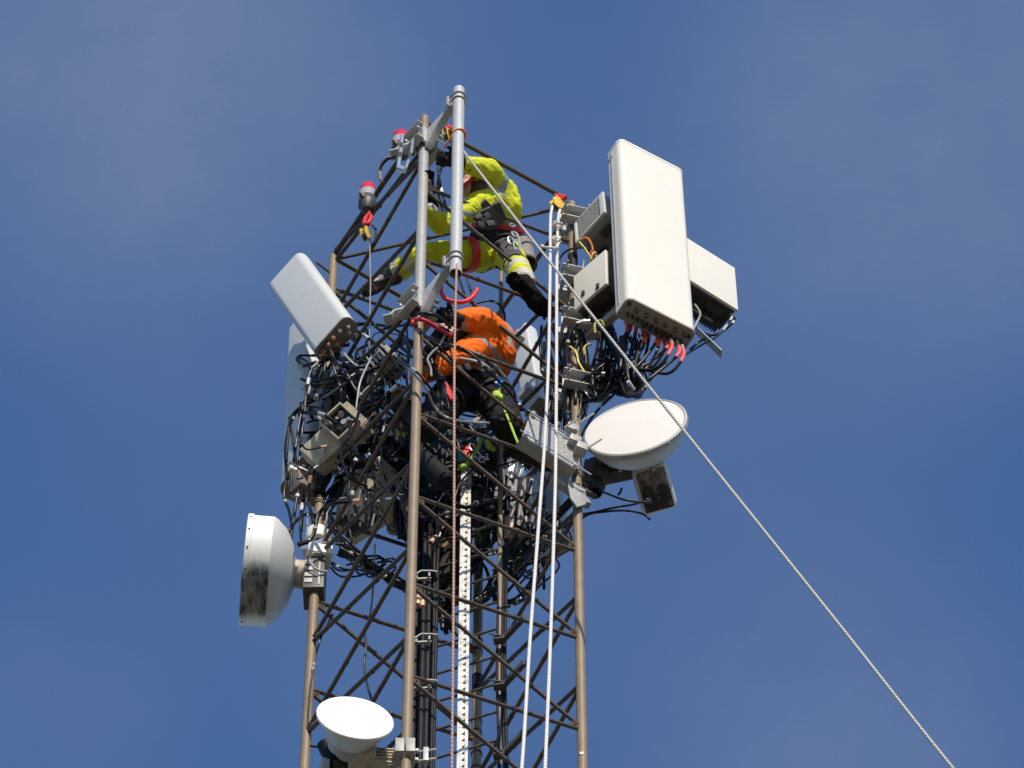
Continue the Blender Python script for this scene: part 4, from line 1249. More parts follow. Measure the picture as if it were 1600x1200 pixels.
    for a, q, w_ in ((P(752, 318, -.58), P(782, 352, -.40), .05), (P(757, 328, -.57), P(770, 358, -.42), .05), (P(775, 318, -.56), P(786, 345, -.42), .035)):
        x = (q - a).normalized(); z = (toc - x * toc.dot(x)).normalized(); y = z.cross(x)
        b.box((a + q) / 2 - z * .01, Matrix((x, y, z)).transposed(), ((q - a).length, w_ * 1.7, .03), .008)
    obj('chest_strap', b, M.greycloth, person)
    b = MB()
    for px, py in ((748, 340), (754, 346), (760, 338), (751, 352), (766, 350)):
        b.box(P(px, py, -.56), rot(px * 7 % 60, 20, py * 3 % 90), (.045, .03, .06), .006)
    obj('pouch', b, M.web, person)
    b = MB()
    b.ring(hiL.lerp(knL, .22), knL - hiL, .112, .05, .012, 28); obj('leg_loop', b, M.red, person)
    b = MB()
    b.ring(hiR.lerp(knR, .2), knR - hiR, .112, .045, .012, 28); obj('leg_loop', b, M.web, person)
    b = MB()
    for k, (px, py) in enumerate(((800, 352), (804, 366), (798, 376), (807, 382), (802, 392))):
        q = P(px, py, -.38)
        b.tube([q + Vector((math.cos(w) * .020, math.sin(w + k) * .012, math.sin(w) * .040)) for w in [i * PI / 6 for i in range(13)]], .0075, 6)
    obj('carabiner', b, M.chrome, person)
    b = MB(); b.tube(cr([P(808, 366, -.38), P(812, 380, -.38), P(810, 395, -.38), P(803, 388, -.39)], 6), .010, 8); obj('lanyard', b, M.whitecable, person)
    return person
climber_yellow()
# tool bucket hanging at the yellow climber's hip
bk = thing('tool_bucket', 'grey canvas tool bucket hanging open side down behind the hip of the yellow jacketed climber', 'bucket', W(820, 395, -.18))
b = MB(); q0, q1 = W(817, 384, -.18), W(822, 414, -.18)
ax = (q1 - q0).normalized()
b.lathe([(.066, 0), (.072, .28), (.066, .282), (.06, .02), (0, .02), (0, 0), (.066, 0)], q0 - ax * .02, frame_z(ax), 28); obj('bag', b, M.canvas, bk)
b = MB(); b.ring(q0 + ax * .255, ax, .0725, .022, .004, 28); obj('rim_band', b, M.greycloth, bk)

# ---------------- climber in orange, lower down inside the tower
def climber_orange():
    pel = P(738, 604, -.10); chest = P(757, 548, -.24); neck = P(728, 530, -.34); hd = P(712, 520, -.40)
    shR = P(778, 527, -.30); elR = P(752, 502, -.50); wrR = P(714, 500, -.60); hdR = P(686, 492, -.68)
    shL = P(722, 556, -.42); elL = P(655, 588, -.40); wrL = P(668, 556, -.58); hdL = P(684, 530, -.66)
    hiR = P(768, 610, -.08); knR = P(792, 664, -.26); anR = P(824, 712, -.05)
    hiL = P(706, 614, -.14); knL = P(668, 668, -.34); anL = P(622, 628, -.08)
    body = MB()
    f, u, s = head(body, hd, Vector((-.75, -.35, .25)), Vector((.15, -.1, 1)))
    body.cap(hd - u * .06 - f * .01, .050, neck, .056); body.cap(neck, .06, chest, .10); body.cap(chest, .13, pel, .12); body.cap(shL, .075, shR, .075)
    for a, b_, c_, d_ in ((shR, elR, wrR, hdR), (shL, elL, wrL, hdL)):
        body.cap(a, .048, b_, .038); body.cap(b_, .038, c_, .028); hand(body, c_.lerp(d_, .3), d_, Vector((.2, -.5, -1)), .75, 1, .72)
    for a, b_, c_ in ((hiR, knR, anR), (hiL, knL, anL)):
        body.cap(pel, .10, a, .085); body.cap(a, .075, b_, .052); body.cap(b_, .052, c_, .038)
    person = soft_obj('person', body, M.skin, None, .0075, 2)
    tag(person, 'climber in an orange jacket and black trousers working inside the tower among the cables', 'person')
    j = MB()
    j.cap(chest, .170, P(752, 576, -.16), .155, 18); j.cap(P(752, 576, -.16), .155, P(742, 590, -.12), .160, 18)
    j.cap(shL, .095, shR, .105); j.cap(shR, .108, P(783, 552, -.24), .10); j.cap(P(783, 552, -.24), .10, P(780, 578, -.15), .075); j.cap(neck, .075, chest, .13)
    j.cap(shR, .105, elR, .092); j.cap(elR, .094, P(720, 499, -.59), .066); j.cap(shL, .080, elL, .062); j.cap(elL, .064, P(666, 560, -.56), .052)
    def zone(p):
        if seg_d(p, shR, elR) < .15 and .04 < seg_t(p, shR, elR) < .22: return 1
        v = p - shR
        if seg_d(p, elL, wrL) < .10 and .5 < seg_t(p, elL, wrL) < .7: return 1
        tb = seg_t(p, chest, pel)
        if .22 < tb < .34 and seg_d(p, shR, elR) > .15: return 1
        return 0
    soft_obj('jacket', j, [M.orange, M.reflect], person, .0105, 4, .005, 17, .009, zone)
    tr = MB()
    tr.cap(P(743, 592, -.11), .158, pel, .160, 18); tr.cap(pel, .15, hiR, .12); tr.cap(pel, .15, hiL, .12)
    tr.cap(hiR, .122, knR, .098); tr.cap(knR, .098, P(818, 703, -.08), .082); tr.cap(hiL, .12, knL, .095); tr.cap(knL, .095, P(634, 638, -.10), .078)
    soft_obj('trousers', tr, M.cloth, person, .011, 3, .007, 17, .020)
    for w, h, e in ((wrR, hdR, elR), (wrL, hdL, elL)):
        b = MB(); hand(b, w.lerp(h, .25), h, Vector((.2, -.5, -1)), .75, 1, 1.28); b.cap(w.lerp(e, .12), .058, w.lerp(h, .3), .048)
        soft_obj('glove', b, M.cloth, person, .008, 1, .002, 30)
    toc = (CAM - anL).normalized()
    boot(person, anL - toc * .03, knL, P(640, 662, -.10), toc + Vector((.12, 0, .05)), M.leather, M.sole, 1.0, True, 'boot with its brown lugged sole turned to the viewer')
    boot(person, anR, knR, P(850, 726, -.10), Vector((-.1, -.45, -.85)), M.leather, M.blacksole, 1.0)
    Fh = Matrix((s, f, u)).transposed()
    b = MB()
    b.lathe([(.118, .0), (.112, .045), (.09, .085), (.05, .108), (0, .114), (0, .10), (.05, .095), (.085, .07), (.105, .03), (.108, 0), (.118, 0)], hd + u * .045 - f * .012, Fh @ Matrix.Diagonal(Vector((.86, 1.0, 1))), 28)
    obj('helmet', b, M.darkgrey, person)
    b = MB(); b.ball(hd - f * .03 - u * .02, (.084, .08, .105), Fh, 18); obj('hair', b, M.hair, person)
    for k in (-1, 1):
        b = MB(); b.ball(hd + f * .084 + u * .012 + s * .030 * k, .0105, None, 10); obj('eye', b, M.dark, person)
    ax = (chest - pel).normalized()
    b = MB(); b.ring(P(748, 583, -.14), ax, .170, .05, .012, 32); obj('waist_belt', b, M.web, person)
    b = MB(); b.ring(P(744, 593, -.115), ax, .172, .030, .010, 32); obj('waist_strap', b, M.reflect, person)
    for px, py, r in ((746, 563, .03), (762, 583, .035), (725, 575, .03), (694, 574, .04), (678, 584, .04)):
        b = MB(); b.box(P(px, py, -.42), rot(30, 20, 50), (r * 1.6, .02, .10), .006); obj('pouch', b, M.web, person)
    b = MB()
    for (a, q) in (((724, 545), (790, 590)), ((718, 560), (776, 588))):
        b.tube(cr([P(*a, -.47), P((a[0] + q[0]) / 2 + 6, (a[1] + q[1]) / 2 - 6, -.46), P(*q, -.34)], 6), .013, 6)
    obj('harness_strap', b, M.whitecable, person)
    b = MB(); b.ring(hiL.lerp(knL, .3), knL - hiL, .120, .035, .008, 28); obj('leg_loop', b, M.web, person)
    b = MB(); b.ring(hiR.lerp(knR, .25), knR - hiR, .126, .045, .010, 28); obj('leg_loop', b, M.web, person)
    b = MB(); q = P(699, 612, -.36); b.box(q, rot(30, 10, -35), (.055, .04, .16), .02); obj('side_bag', b, M.red, person)
    b = MB(); b.tube(cr([P(779, 604, -.33), P(781, 622, -.33), P(790, 645, -.35), P(797, 662, -.36), P(806, 685, -.36), P(814, 702, -.34)], 6), .0085, 6); obj('lanyard', b, M.lime, person)
    b = MB(); b.box(P(779, 598, -.35), rot(20, 10, 20), (.045, .035, .075), .012); obj('rope_grab', b, M.blue, person)
    b = MB(); b.ball(P(776, 616, -.36), (.03, .02, .04), None, 10); b.ball(P(782, 620, -.36), (.02, .02, .03), None, 10); obj('spool', b, M.lime, person)
    return person
climber_orange()
# fall arrester trolley at the top of the safety rail
ft = thing('fall_arrester', 'small red and blue fall arrester with lime straps at the top of the safety rail', 'fall arrester', W(730, 715, YL - .1))
b = MB(); b.box(W(733, 704, .12), rot(10, 0, 15), (.09, .05, .05), .01); b.box(W(728, 712, .12), rot(10), (.05, .05, .07), .01); obj('trolley', b, M.red, ft)
b = MB(); b.box(W(719, 714, .08), rot(5), (.045, .04, .06), .014); obj('housing', b, M.blue, ft)
b = MB(); b.ball(W(722, 728, .08), (.03, .025, .04), None, 12); b.tube(cr([W(722, 733, .08), W(735, 720, .08), W(748, 697, .05), W(752, 680, .0)], 5), .013, 6); b.tube(cr([W(760, 688, -.1), W(766, 697, -.08), W(773, 703, -.05)], 5), .018, 6); obj('strap', b, M.lime, ft)
b = MB()
for px, py in ((738, 699), (746, 712), (752, 718)): b.tube([W(px, py, .06) + Vector((math.cos(w) * .02, .008 * math.cos(w), math.sin(w) * .04)) for w in [i * PI / 6 for i in range(13)]], .007, 6)
obj('carabiner', b, M.chrome, ft)
b = MB(); q = W(623, 676, -.05); b.prism([(-.03, .05), (.04, -.02), (.05, -.07), (.02, -.05)], q, rot(-10), 'Y', (-.006, .006), .002)
tag(obj('webbing_end', b, M.lime), 'bright lime webbing end poking out beneath the lugged boot sole', 'strap')

# ------------------------------------------------------------------ cables
GROUPS = {
 'jumper': ('black jumper cable with a red marked end under the large white panel antenna', 'jumper cables under the large panel antenna'),
 'bundle': ('black cable in the hanging bundle between the large panel antenna and the right leg', 'cables in the bundle under the large panel'),
 'left': ('thin black cable in the looping tangle below the tilted left antenna', 'cables tangled on the left side'),
 'mid': ('black cable in the dense tangle inside the middle of the tower', 'cables tangled inside the tower'),
 'rleg': ('black cable strapped along the right leg beside the galvanised clamps', 'cables along the right leg'),
 'feed': ('thick black feeder cable running straight down behind the near leg', 'thick feeder cables beside the ladder'),
 'pair': ('thin dark cable running down beside the right stile of the ladder', 'cables on the right ladder stile'),
 'earth': ('yellow green earth wire curling near the right leg', 'earth wires near the right leg'),
 'low': ('black cable crossing the lower right bracing inside the tower', 'cables behind the lower right bracing'),
}
rl = random.Random(21)
def cable(key, pts, r, m=None, n=8, seg=6, world=False, label=None, conn=None, cat='cable', name='cable'):
    P3 = [Vector(p) for p in pts] if world else [W(*p) for p in pts]
    P3 = cr(P3, n)
    b = MB(); b.tube(P3, r, seg)
    o = obj(name, b, m or M.rubber, ang=60)
    if (m is None or m is M.rubber) and len(P3) > 20:
        for _ in range(rl.choice((0, 0, 1, 1, 2))):                # cable ties and marker sleeves
            i_ = rl.randrange(6, len(P3) - 6); d_ = (P3[i_ + 1] - P3[i_ - 1]).normalized(); wd = rl.choice((.012, .035))
            tb_ = MB(); tb_.cyl(P3[i_] - d_ * wd, P3[i_] + d_ * wd, r * 1.22, r * 1.22, 8)
            obj('marker_sleeve', tb_, rl.choice((M.label, M.tape, M.palegrey, M.grey)), o)
    if label: tag(o, label, cat)
    else: tag(o, GROUPS[key][0], cat, GROUPS[key][1])
    if conn:
        for which, mm in conn:
            a, q = (P3[0], P3[1]) if which == 0 else (P3[-1], P3[-2])
            d = (q - a).normalized()
            b = MB(); b.cyl(a, a + d * .05, r * 1.7, r * 1.5, 8); obj('connector', b, mm, o)
    return o
rc = random.Random(11)
u = rc.uniform
# jumpers under the large panel: connector, red tape, then into the bundle
bundle_pts = [(985, 608, -.28), (975, 590, -.26), (995, 600, -.3), (965, 600, -.24)]
px0 = [(978, 489), (985, 492), (992, 497), (1001, 502), (1012, 508), (1023, 512), (1030, 517), (1041, 521), (1048, 528), (1058, 534), (1066, 540), (976, 496), (1005, 512), (1036, 528)]
for i, (x, y) in enumerate(px0):
    yy = -.42 + u(-.03, .03)
    bx, by, bz = rc.choice(bundle_pts)
    dx = (bx - x)
    e = (u(880, 905), u(560, 640), u(-.15, -.02))
    pts = [(x, y, yy), (x + u(0, 4), y + 18, yy - .01), (x + dx * .25 + u(-3, 3), y + 42 + u(-4, 6), yy + .02), (x + dx * .7, by - 18 + u(-8, 8), yy + .05), (bx + u(-6, 6), by + u(-10, 8), bz), (945 + u(-18, 12), 598 + u(-24, 18), -.16 + u(-.06, .06)), e]
    o = cable('jumper', pts, .0105, n=7)
    P3 = cr([W(*p) for p in pts], 7)
    b = MB(); b.tube(P3[3:10], .0125 if i % 3 else .0135, 8); obj('marking_tape', b, M.pink, o)
    b = MB(); b.tube(P3[0:4], .0118, 8); obj('boot', b, M.whitecable if i % 3 else M.dark, o)
# big U loop under the bundle
for k in range(7):
    cable('bundle', [(1040 - 4 * k + u(-4, 4), 560 + 5 * k, -.40), (1020 - 2 * k, 588 + 2 * k, -.38), (997 + u(-4, 4), 618 + u(-5, 4), -.36), (979 + u(-3, 3), 610 + u(-6, 4), -.34), (972 + u(-5, 5), 570 + u(-8, 8), -.3), (966 + u(-10, 18), 530 + u(-10, 10), -.28)], u(.009, .012))
for k in range(22):
    x0, y0 = u(925, 1000), u(515, 575)
    cable('bundle', [(x0, y0, u(-.3, -.05)), (x0 + u(-22, 14), y0 + u(15, 35), u(-.3, -.1)), (u(930, 990), u(568, 606), u(-.3, -.1)), (u(905, 950), u(570, 625), u(-.25, -.08)), (u(880, 908), u(540, 640), u(-.15, -.02))], u(.006, .011))
for k in range(14):
    x0 = u(925, 965)
    cable('bundle', [(x0, u(478, 500), u(-.25, -.1)), (x0 + u(-6, 10), u(520, 545), u(-.25, -.1)), (x0 + u(-12, 16), u(560, 590), u(-.25, -.1)), (u(930, 950), u(590, 606), -.18), (u(880, 905), u(600, 650), u(-.1, 0))], u(.005, .010))
# long dark lines from the bundle down to the interior
cable('bundle', [(944, 592, -.15), (920, 612, -.12), (880, 640, .0), (845, 672, .1), (812, 700, .2)], .009)
cable('bundle', [(964, 612, -.15), (935, 640, -.1), (915, 668, -.05), (905, 690, .0)], .009)
cable('bundle', [(1078, 546, -.1), (1096, 532, -.1), (1110, 526, -.1)], .008)
# cables from the right radio unit
cable(None, [(1086, 476, -.2), (1094, 490, -.22), (1088, 506, -.25), (1080, 520, -.25)], .008, M.whitecable, label='short pale cable hanging under the white radio unit right of the large panel')
cable(None, [(1142, 492, -.1), (1148, 500, -.1), (1132, 516, -.08), (1112, 524, -.08), (1088, 515, -.1)], .0075, label='thin black cable curling under the right corner of the white radio unit', conn=[(0, M.dark)])
cable(None, [(1144, 496, -.1), (1136, 508, -.1), (1120, 526, -.1), (1098, 538, -.14), (1068, 556, -.2)], .0075, label='thin black cable sloping down left from the white radio unit', conn=[(0, M.chrome)])
# cables of the louvred unit
for k, (m, pts) in enumerate(((M.ground_wire, [(905, 378, -.3), (912, 386, -.32), (920, 398, -.3), (925, 406, -.28)]), (M.orangecable, [(906, 375, -.3), (918, 372, -.32), (926, 388, -.3), (924, 404, -.28)]), (M.ground_wire, [(930, 394, -.25), (924, 400, -.28), (922, 412, -.26)]), (M.red, [(912, 388, -.3), (920, 396, -.3), (926, 390, -.3)]))):
    cable(None, pts, .007, m, label=['yellow wire hanging from the louvred radio unit', 'orange wire looping under the louvred radio unit', 'short yellow wire end left of the plain pale radio unit', 'red wire in the loose wires under the louvred radio unit'][k], cat='wire', name='wire')
cable(None, [(872, 425, -.2), (876, 402, -.24), (890, 390, -.3), (912, 387, -.32), (926, 392, -.3)], .007, label='single black cable arching over the right leg below the louvred radio unit')
cable(None, [(912, 408, -.28), (911, 420, -.28), (909, 436, -.28)], .0065, M.whitecable, label='pale cable hanging beside the black tape on the right leg')
for k in range(5):
    cable('bundle', [(940 + u(-5, 15), 385 + u(-10, 10), -.2), (935 + u(-8, 8), 396, -.22), (926 + u(-4, 6), 408 + u(-4, 4), -.22), (922 + u(-4, 4), 424, -.15)], .006)
# earth wires
for pts in ([(930, 520, -.3), (929, 508, -.32), (934, 502, -.32), (940, 502, -.32), (944, 510, -.3)], [(888, 541, -.2), (894, 544, -.22), (901, 553, -.22), (904, 566, -.2), (912, 580, -.2), (918, 594, -.18)], [(913, 554, -.2), (912, 546, -.22), (916, 540, -.22), (924, 538, -.22)]):
    cable('earth', pts, .008, M.ground_wire, cat='wire', name='earth_wire')
cable(None, [(888, 580, -.22), (886, 545, -.24), (892, 520, -.26), (906, 504, -.28), (922, 502, -.28)], .010, M.rubber, label='stiff black cable rising beside the right leg and bending to the panel', conn=[(1, M.chrome)])
# cables along the right leg
for k in range(16):
    x = 874 + u(0, 40)
    y0, y1 = u(500, 540), u(600, 720)
    cable('rleg', [(x, y0, u(-.18, -.02)), (x + u(-14, 14), y0 + (y1 - y0) * .35, u(-.2, 0)), (x + u(-12, 12), y0 + (y1 - y0) * .7, u(-.2, 0)), (x + u(-16, 10), y1, u(-.15, .05))], u(.006, .010))
for k in range(10):
    x = u(846, 872)
    cable('rleg', [(x, u(500, 540), u(.0, .2)), (x + u(-10, 20), u(560, 590), u(.0, .15)), (x + u(-10, 25), u(620, 660), u(-.05, .1)), (x + u(-20, 10), u(690, 730), u(.0, .2))], u(.006, .011))
# left tangle: the loops one can follow
L1 = [
 [(556, 508, -.2), (580, 506, -.25), (620, 516, -.35), (639, 540, -.4), (637, 572, -.4)],
 [(606, 510, -.35), (632, 498, -.5), (655, 490, -.9), (684, 494, -.92), (704, 512, -.75)],
 [(600, 514, -.3), (640, 508, -.5), (662, 522, -.88), (690, 545, -.9), (712, 570, -.7)],
 [(520, 556, -.2), (500, 574, -.15), (484, 606, -.1), (470, 650, -.05), (462, 700, 0), (456, 740, .05), (455, 770, .05)],
 [(512, 560, -.2), (486, 580, -.15), (476, 640, -.1), (468, 720, 0)],
 [(524, 552, -.2), (540, 568, -.25), (560, 574, -.3), (590, 566, -.3), (622, 542, -.35)],
 [(528, 548, -.2), (534, 560, -.22), (562, 584, -.28), (588, 574, -.3), (600, 570, -.3)],
 [(448, 720, .0), (449, 690, .0), (456, 650, -.02), (480, 634, -.05), (500, 655, -.05), (512, 680, -.02)],
 [(452, 652, .0), (458, 690, .0), (462, 720, .0)],
 [(516, 610, -.1), (490, 624, -.05), (466, 640, -.02), (452, 668, .0), (446, 705, .02), (449, 748, .05)],
 [(449, 745, .05), (444, 775, .1), (452, 800, .1), (456, 830, .1), (449, 860, .1)],
 [(470, 745, .05), (462, 790, .08), (455, 836, .1), (452, 870, .1)],
 [(476, 770, .1), (486, 800, .1), (492, 830, .1), (500, 850, .1)],
 [(445, 838, .08), (462, 815, .08), (480, 803, .1), (496, 806, .1)],
 [(548, 512, -.2), (566, 522, -.3), (590, 540, -.35), (612, 560, -.35), (632, 590, -.4)],
 [(508, 562, -.2), (506, 600, -.15), (508, 640, -.1), (496, 690, -.05)],
 [(516, 560, -.2), (530, 600, -.15), (534, 630, -.1), (520, 660, -.05)],
]
for pts in L1: cable('left', pts, u(.0085, .0115), n=9)
cable(None, [(526, 520, -.22), (533, 545, -.24), (546, 562, -.26), (560, 575, -.28)], .009, M.whitecable, label='stiff pale cable from the end plate of the tilted left antenna', conn=[(1, M.chrome)])
cable(None, [(513, 533, -.22), (518, 548, -.22), (517, 556, -.22)], .009, M.whitecable, label='short pale stub under the end plate of the tilted left antenna')
cable(None, [(580, 558, -.34), (572, 575, -.36), (562, 600, -.36), (556, 640, -.3)], .0065, M.whitecable, label='thin pale cable hanging left of the small grey filter unit')
cable(None, [(696, 522, -.72), (686, 540, -.74), (674, 552, -.74), (668, 562, -.74), (673, 575, -.74), (674, 588, -.74)], .0075, M.whitecable, label='pale cable with a kink hanging right of the near leg')
cable(None, [(620, 562, -.5), (640, 578, -.86), (655, 594, -.9), (668, 612, -.86), (678, 634, -.75), (694, 650, -.7), (720, 658, -.66), (764, 661, -.55)], .0085, M.whitecable, label='long black cable with a pale painted sheen across the near leg and the black trousers')  # pale colour stands in for the highlight on a black jacket
cable(None, [(618, 560, -.5), (638, 572, -.88), (656, 586, -.93), (672, 606, -.88), (690, 630, -.7), (712, 650, -.6)], .009, M.rubber, label='black cable running alongside the long sheen-painted one across the near leg')
cable(None, [(715, 540, -.72), (740, 556, -.7), (762, 580, -.62), (788, 604, -.5), (808, 628, -.42), (824, 644, -.45)], .0085, M.rubber, label='black cable sloping across the orange jacket down to the channel arm')
cable(None, [(700, 480, -.62), (704, 502, -.64), (698, 524, -.66), (704, 548, -.66), (706, 560, -.66)], .007, M.rubber, label='thin dark cord hanging between the pole and the orange jacket')
cable(None, [(745, 474, -.1), (765, 470, -.1), (780, 476, -.05), (788, 490, 0), (788, 510, .05)], .008, M.rubber, label='dark cable arching over the top of the ladder stile')
for pts, lab in (([(716, 432, -.5), (722, 448, -.5), (728, 470, -.5)], 'dark strap holding the left side of the red padded sling'), ([(728, 430, -.5), (734, 448, -.5), (738, 466, -.5)], 'dark strap holding the right side of the red padded sling')):
    cable(None, pts, .008, M.web, label=lab, cat='strap', name='strap')
# lamp cables
cable(None, [(617, 246, -.74), (604, 250, -.7), (595, 262, -.66), (594, 278, -.62), (600, 286, -.6)], .009, M.rubber, label='black cable looping from the upper warning lamp to the top rail')
cable(None, [(616, 244, -.74), (600, 248, -.7), (592, 260, -.66), (592, 280, -.6)], .0055, M.whitecable, label='thin pale cable looping beside the black one from the upper warning lamp')
cable(None, [(693, 212, -.7), (706, 224, -.72), (704, 240, -.74), (702, 252, -.7)], .007, M.rubber, label='black cable looping down behind the upper end of the new pole')
for k, pts in enumerate(([(684, 262, -.3), (688, 290, -.3), (696, 320, -.3), (702, 345, -.3)], [(690, 262, -.3), (684, 285, -.3), (686, 310, -.3), (698, 345, -.3)])):
    cable(None, pts, .010, M.rubber, label=['straight dark cable hanging inside the top of the tower', 'wavy dark cable crossing the straight one inside the top of the tower'][k])
for k, pts in enumerate(([(690, 208, -.7), (697, 203, -.72), (706, 206, -.74)], )):
    cable(None, pts, .010, M.dark, label='short black gadget lead behind the curved arm of the upper bracket')
# random filling of the left tangle
def inside(x, y):
    lx = 470 if y > 560 else 545
    rx = 636 if y < 900 else 600
    return lx < x < rx
for k in range(84):
    x0, y0 = u(480, 632), u(520, 800)
    d0 = u(-.35, .35)
    pts = [(x0, y0, d0)]
    a = u(0, 2 * PI)
    for s_ in range(rc.choice((3, 4, 5))):
        a += u(-1.0, 1.0)
        x0 = min(636, max(470 if y0 > 560 else 545, x0 + math.cos(a) * u(18, 42))); y0 = min(850, max(505, y0 + math.sin(a) * u(18, 46) + 4))
        d0 = min(.4, max(-.35, d0 + u(-.1, .1)))
        pts.append((x0, y0, d0))
    m = M.rubber if rc.random() > .10 else M.whitecable
    cable('left', pts, rc.choice((.0042, .006, .0075, .0095, .0125)), m if m is M.rubber else M.rubber, n=8, conn=[(0, rc.choice((M.chrome, M.whitecable, M.copper)))] if rc.random() > .35 else None)
# middle tangle
for k in range(96):
    x0, y0 = u(640, 830), u(650, 850)
    d0 = u(.1, .7)
    pts = [(x0, y0, d0)]
    a = u(0, 2 * PI)
    for s_ in range(rc.choice((3, 4, 5))):
        a += u(-1.1, 1.1)
        x0 = min(850, max(640, x0 + math.cos(a) * u(15, 42))); y0 = min(940, max(640, y0 + math.sin(a) * u(15, 40) + 3))
        d0 = min(.75, max(.05, d0 + u(-.1, .1)))
        pts.append((x0, y0, d0))
    cable('mid', pts, rc.choice((.0042, .006, .008, .0105, .0135)), n=8, conn=[(0, rc.choice((M.chrome, M.whitecable, M.chrome, M.copper)))] if rc.random() > .25 else None)
# cables from the outdoor unit and the dishes
cable(None, [(1016, 780, -.1), (990, 788, -.15), (960, 793, -.15), (930, 800, -.1), (905, 806, .0), (880, 825, .1)], .008, label='upper black cable from the outdoor unit under the round dish to the right leg', conn=[(0, M.dark)])
cable(None, [(1016, 812, -.1), (1004, 803, -.12), (980, 798, -.15), (950, 799, -.12), (915, 806, -.05), (895, 830, .05)], .008, label='lower black cable from the outdoor unit under the round dish to the right leg')
cable(None, [(1018, 785, -.12), (996, 784, -.14), (972, 780, -.15), (948, 771, -.12), (935, 766, -.1)], .0075, label='black cable from the outdoor unit to the short mount pipe of the round dish')
cable(None, [(966, 773, -.13), (970, 768, -.13), (971, 763, -.13)], .008, M.tape, label='short upright cable tie end left of the outdoor unit')
cable(None, [(480, 1138, .1), (484, 1080, .1), (492, 1030, .08), (504, 990, .05), (520, 960, .0)], .007, label='thin black cable running down beside the left leg near the bottom')
cable(None, [(569, 985, .0), (572, 1010, .0), (569, 1040, .02), (574, 1070, .02), (582, 1098, .0)], .007, label='thin black cable hanging alone in the left face of the tower near the bottom')
cable(None, [(586, 850, .2), (584, 900, .2), (580, 950, .1), (572, 985, .0)], .006, label='thin black cord falling straight from the left tangle')
for k in range(7):
    cx, cy = u(530, 600), u(862, 892)
    cable('left', [(cx - 30, cy - u(0, 15), .2), (cx - 18, cy + u(2, 14), .2), (cx, cy + u(6, 16), .22), (cx + 22, cy + u(-6, 6), .24), (cx + 18, cy - u(10, 20), .22), (cx - 5, cy - u(6, 14), .2)], .007)
for k in range(6):
    cable('left', [(505 + u(0, 12), 800 + u(0, 20), .15), (530 + u(0, 10), 845 + u(0, 10), .2), (570 + u(-8, 8), 880 + u(-4, 8), .3), (610, 900 + u(-6, 10), .4), (640, 915 + u(-6, 6), .45)], .0095)
# right interior, low
for k in range(14):
    x0, y0 = u(790, 880), u(770, 880)
    cable('low', [(x0, y0, u(.3, .7)), (x0 + u(-20, 20), y0 + u(10, 30), u(.3, .7)), (x0 + u(-30, 20), y0 + u(25, 60), u(.3, .7)), (u(780, 830), y0 + u(60, 90), u(.4, .7))], u(.006, .010), conn=[(0, M.chrome)] if k % 2 else None)
for k in range(5):
    cable('low', [(842 + u(-6, 6), 865 + u(-8, 8), .6), (838 + u(-6, 6), 890, .6), (825 + u(-8, 8), 925 + u(-6, 6), .55), (795 + u(-6, 6), 942 + u(-6, 8), .5), (770, 935 + u(-8, 8), .5)], .0085)
for k in range(3):
    cable('low', [(905, 760 + 8 * k, .0), (880, 790 + 6 * k, .05), (850, 815 + 8 * k, .2), (815, 850 + 8 * k, .4), (785, 885 + 8 * k, .5)], .010)
# feeders straight down behind the near leg
for k in range(10):
    x = 645 + 4.0 * k + u(-.6, .6)
    d = .30 + u(-.05, .06)
    p = W(x, 1000, d); top = W(x + 3, 830 + u(-20, 60), d)
    t2 = W(x + u(-25, 30), 770 + u(-30, 30), d + u(0, .2))
    cable('feed', [(p.x, p.y, 24.5), (p.x, p.y, 26.5), (p.x, p.y, p.z), (top.x, top.y, top.z), t2], .0165 if k < 8 else .0125, M.feeder, n=8, seg=10, world=True, conn=[(1, M.copper)] if k in (1, 2) else None)
for k, (x, r) in enumerate(((786, .009), (790, .011), (778, .008))):
    p = W(x, 1000, .16)
    cable('pair', [(p.x, p.y, 24.5), (p.x, p.y, 27), (p.x + .01, p.y, 28.2), (p.x - .005, p.y, 29.5), (p.x + .02, p.y + .05, W(x, 760, .2).z)], r, M.feeder, n=8, seg=8, world=True)
# silver clamps on the feeders
for i, y in enumerate((1004, 1076, 905)):
    b = MB(); q = W(658, y, .20)
    b.box(q, rot(10, 0, -20), (.13, .02, .012), .002); b.cyl(q + Vector((.05, -.02, 0)), q + Vector((.05, -.02, .06)), .008, seg=8); b.cyl(q + Vector((-.03, -.02, -.03)), q + Vector((-.03, -.02, .03)), .010, seg=6)
    b.tube([q + Vector((-.05, -.03, -.01)), q + Vector((0, -.04, .035)), q + Vector((.06, -.03, .05)), q + Vector((.10, -.02, .055))], .006, 6)
    tag(obj('cable_hanger', b, M.galvdull), ('silver cable hanger on the feeder cables level with the crossing of the lower braces', 'lowest silver cable hanger on the feeder cables', 'highest silver cable hanger on the feeder cables')[i], 'cable hanger')
for i, (x, y) in enumerate(((653, 938), (660, 941))):
    b = MB(); q = W(x, y, .14); b.lathe([(0, .05), (.016, .045), (.019, 0), (.016, -.05), (0, -.055)], q, Matrix.Identity(3), 16)
    tag(obj('copper_end', b, M.copper), ('left copper end cap on the cut feeder cables', 'right copper end cap on the cut feeder cables')[i], 'cable end')
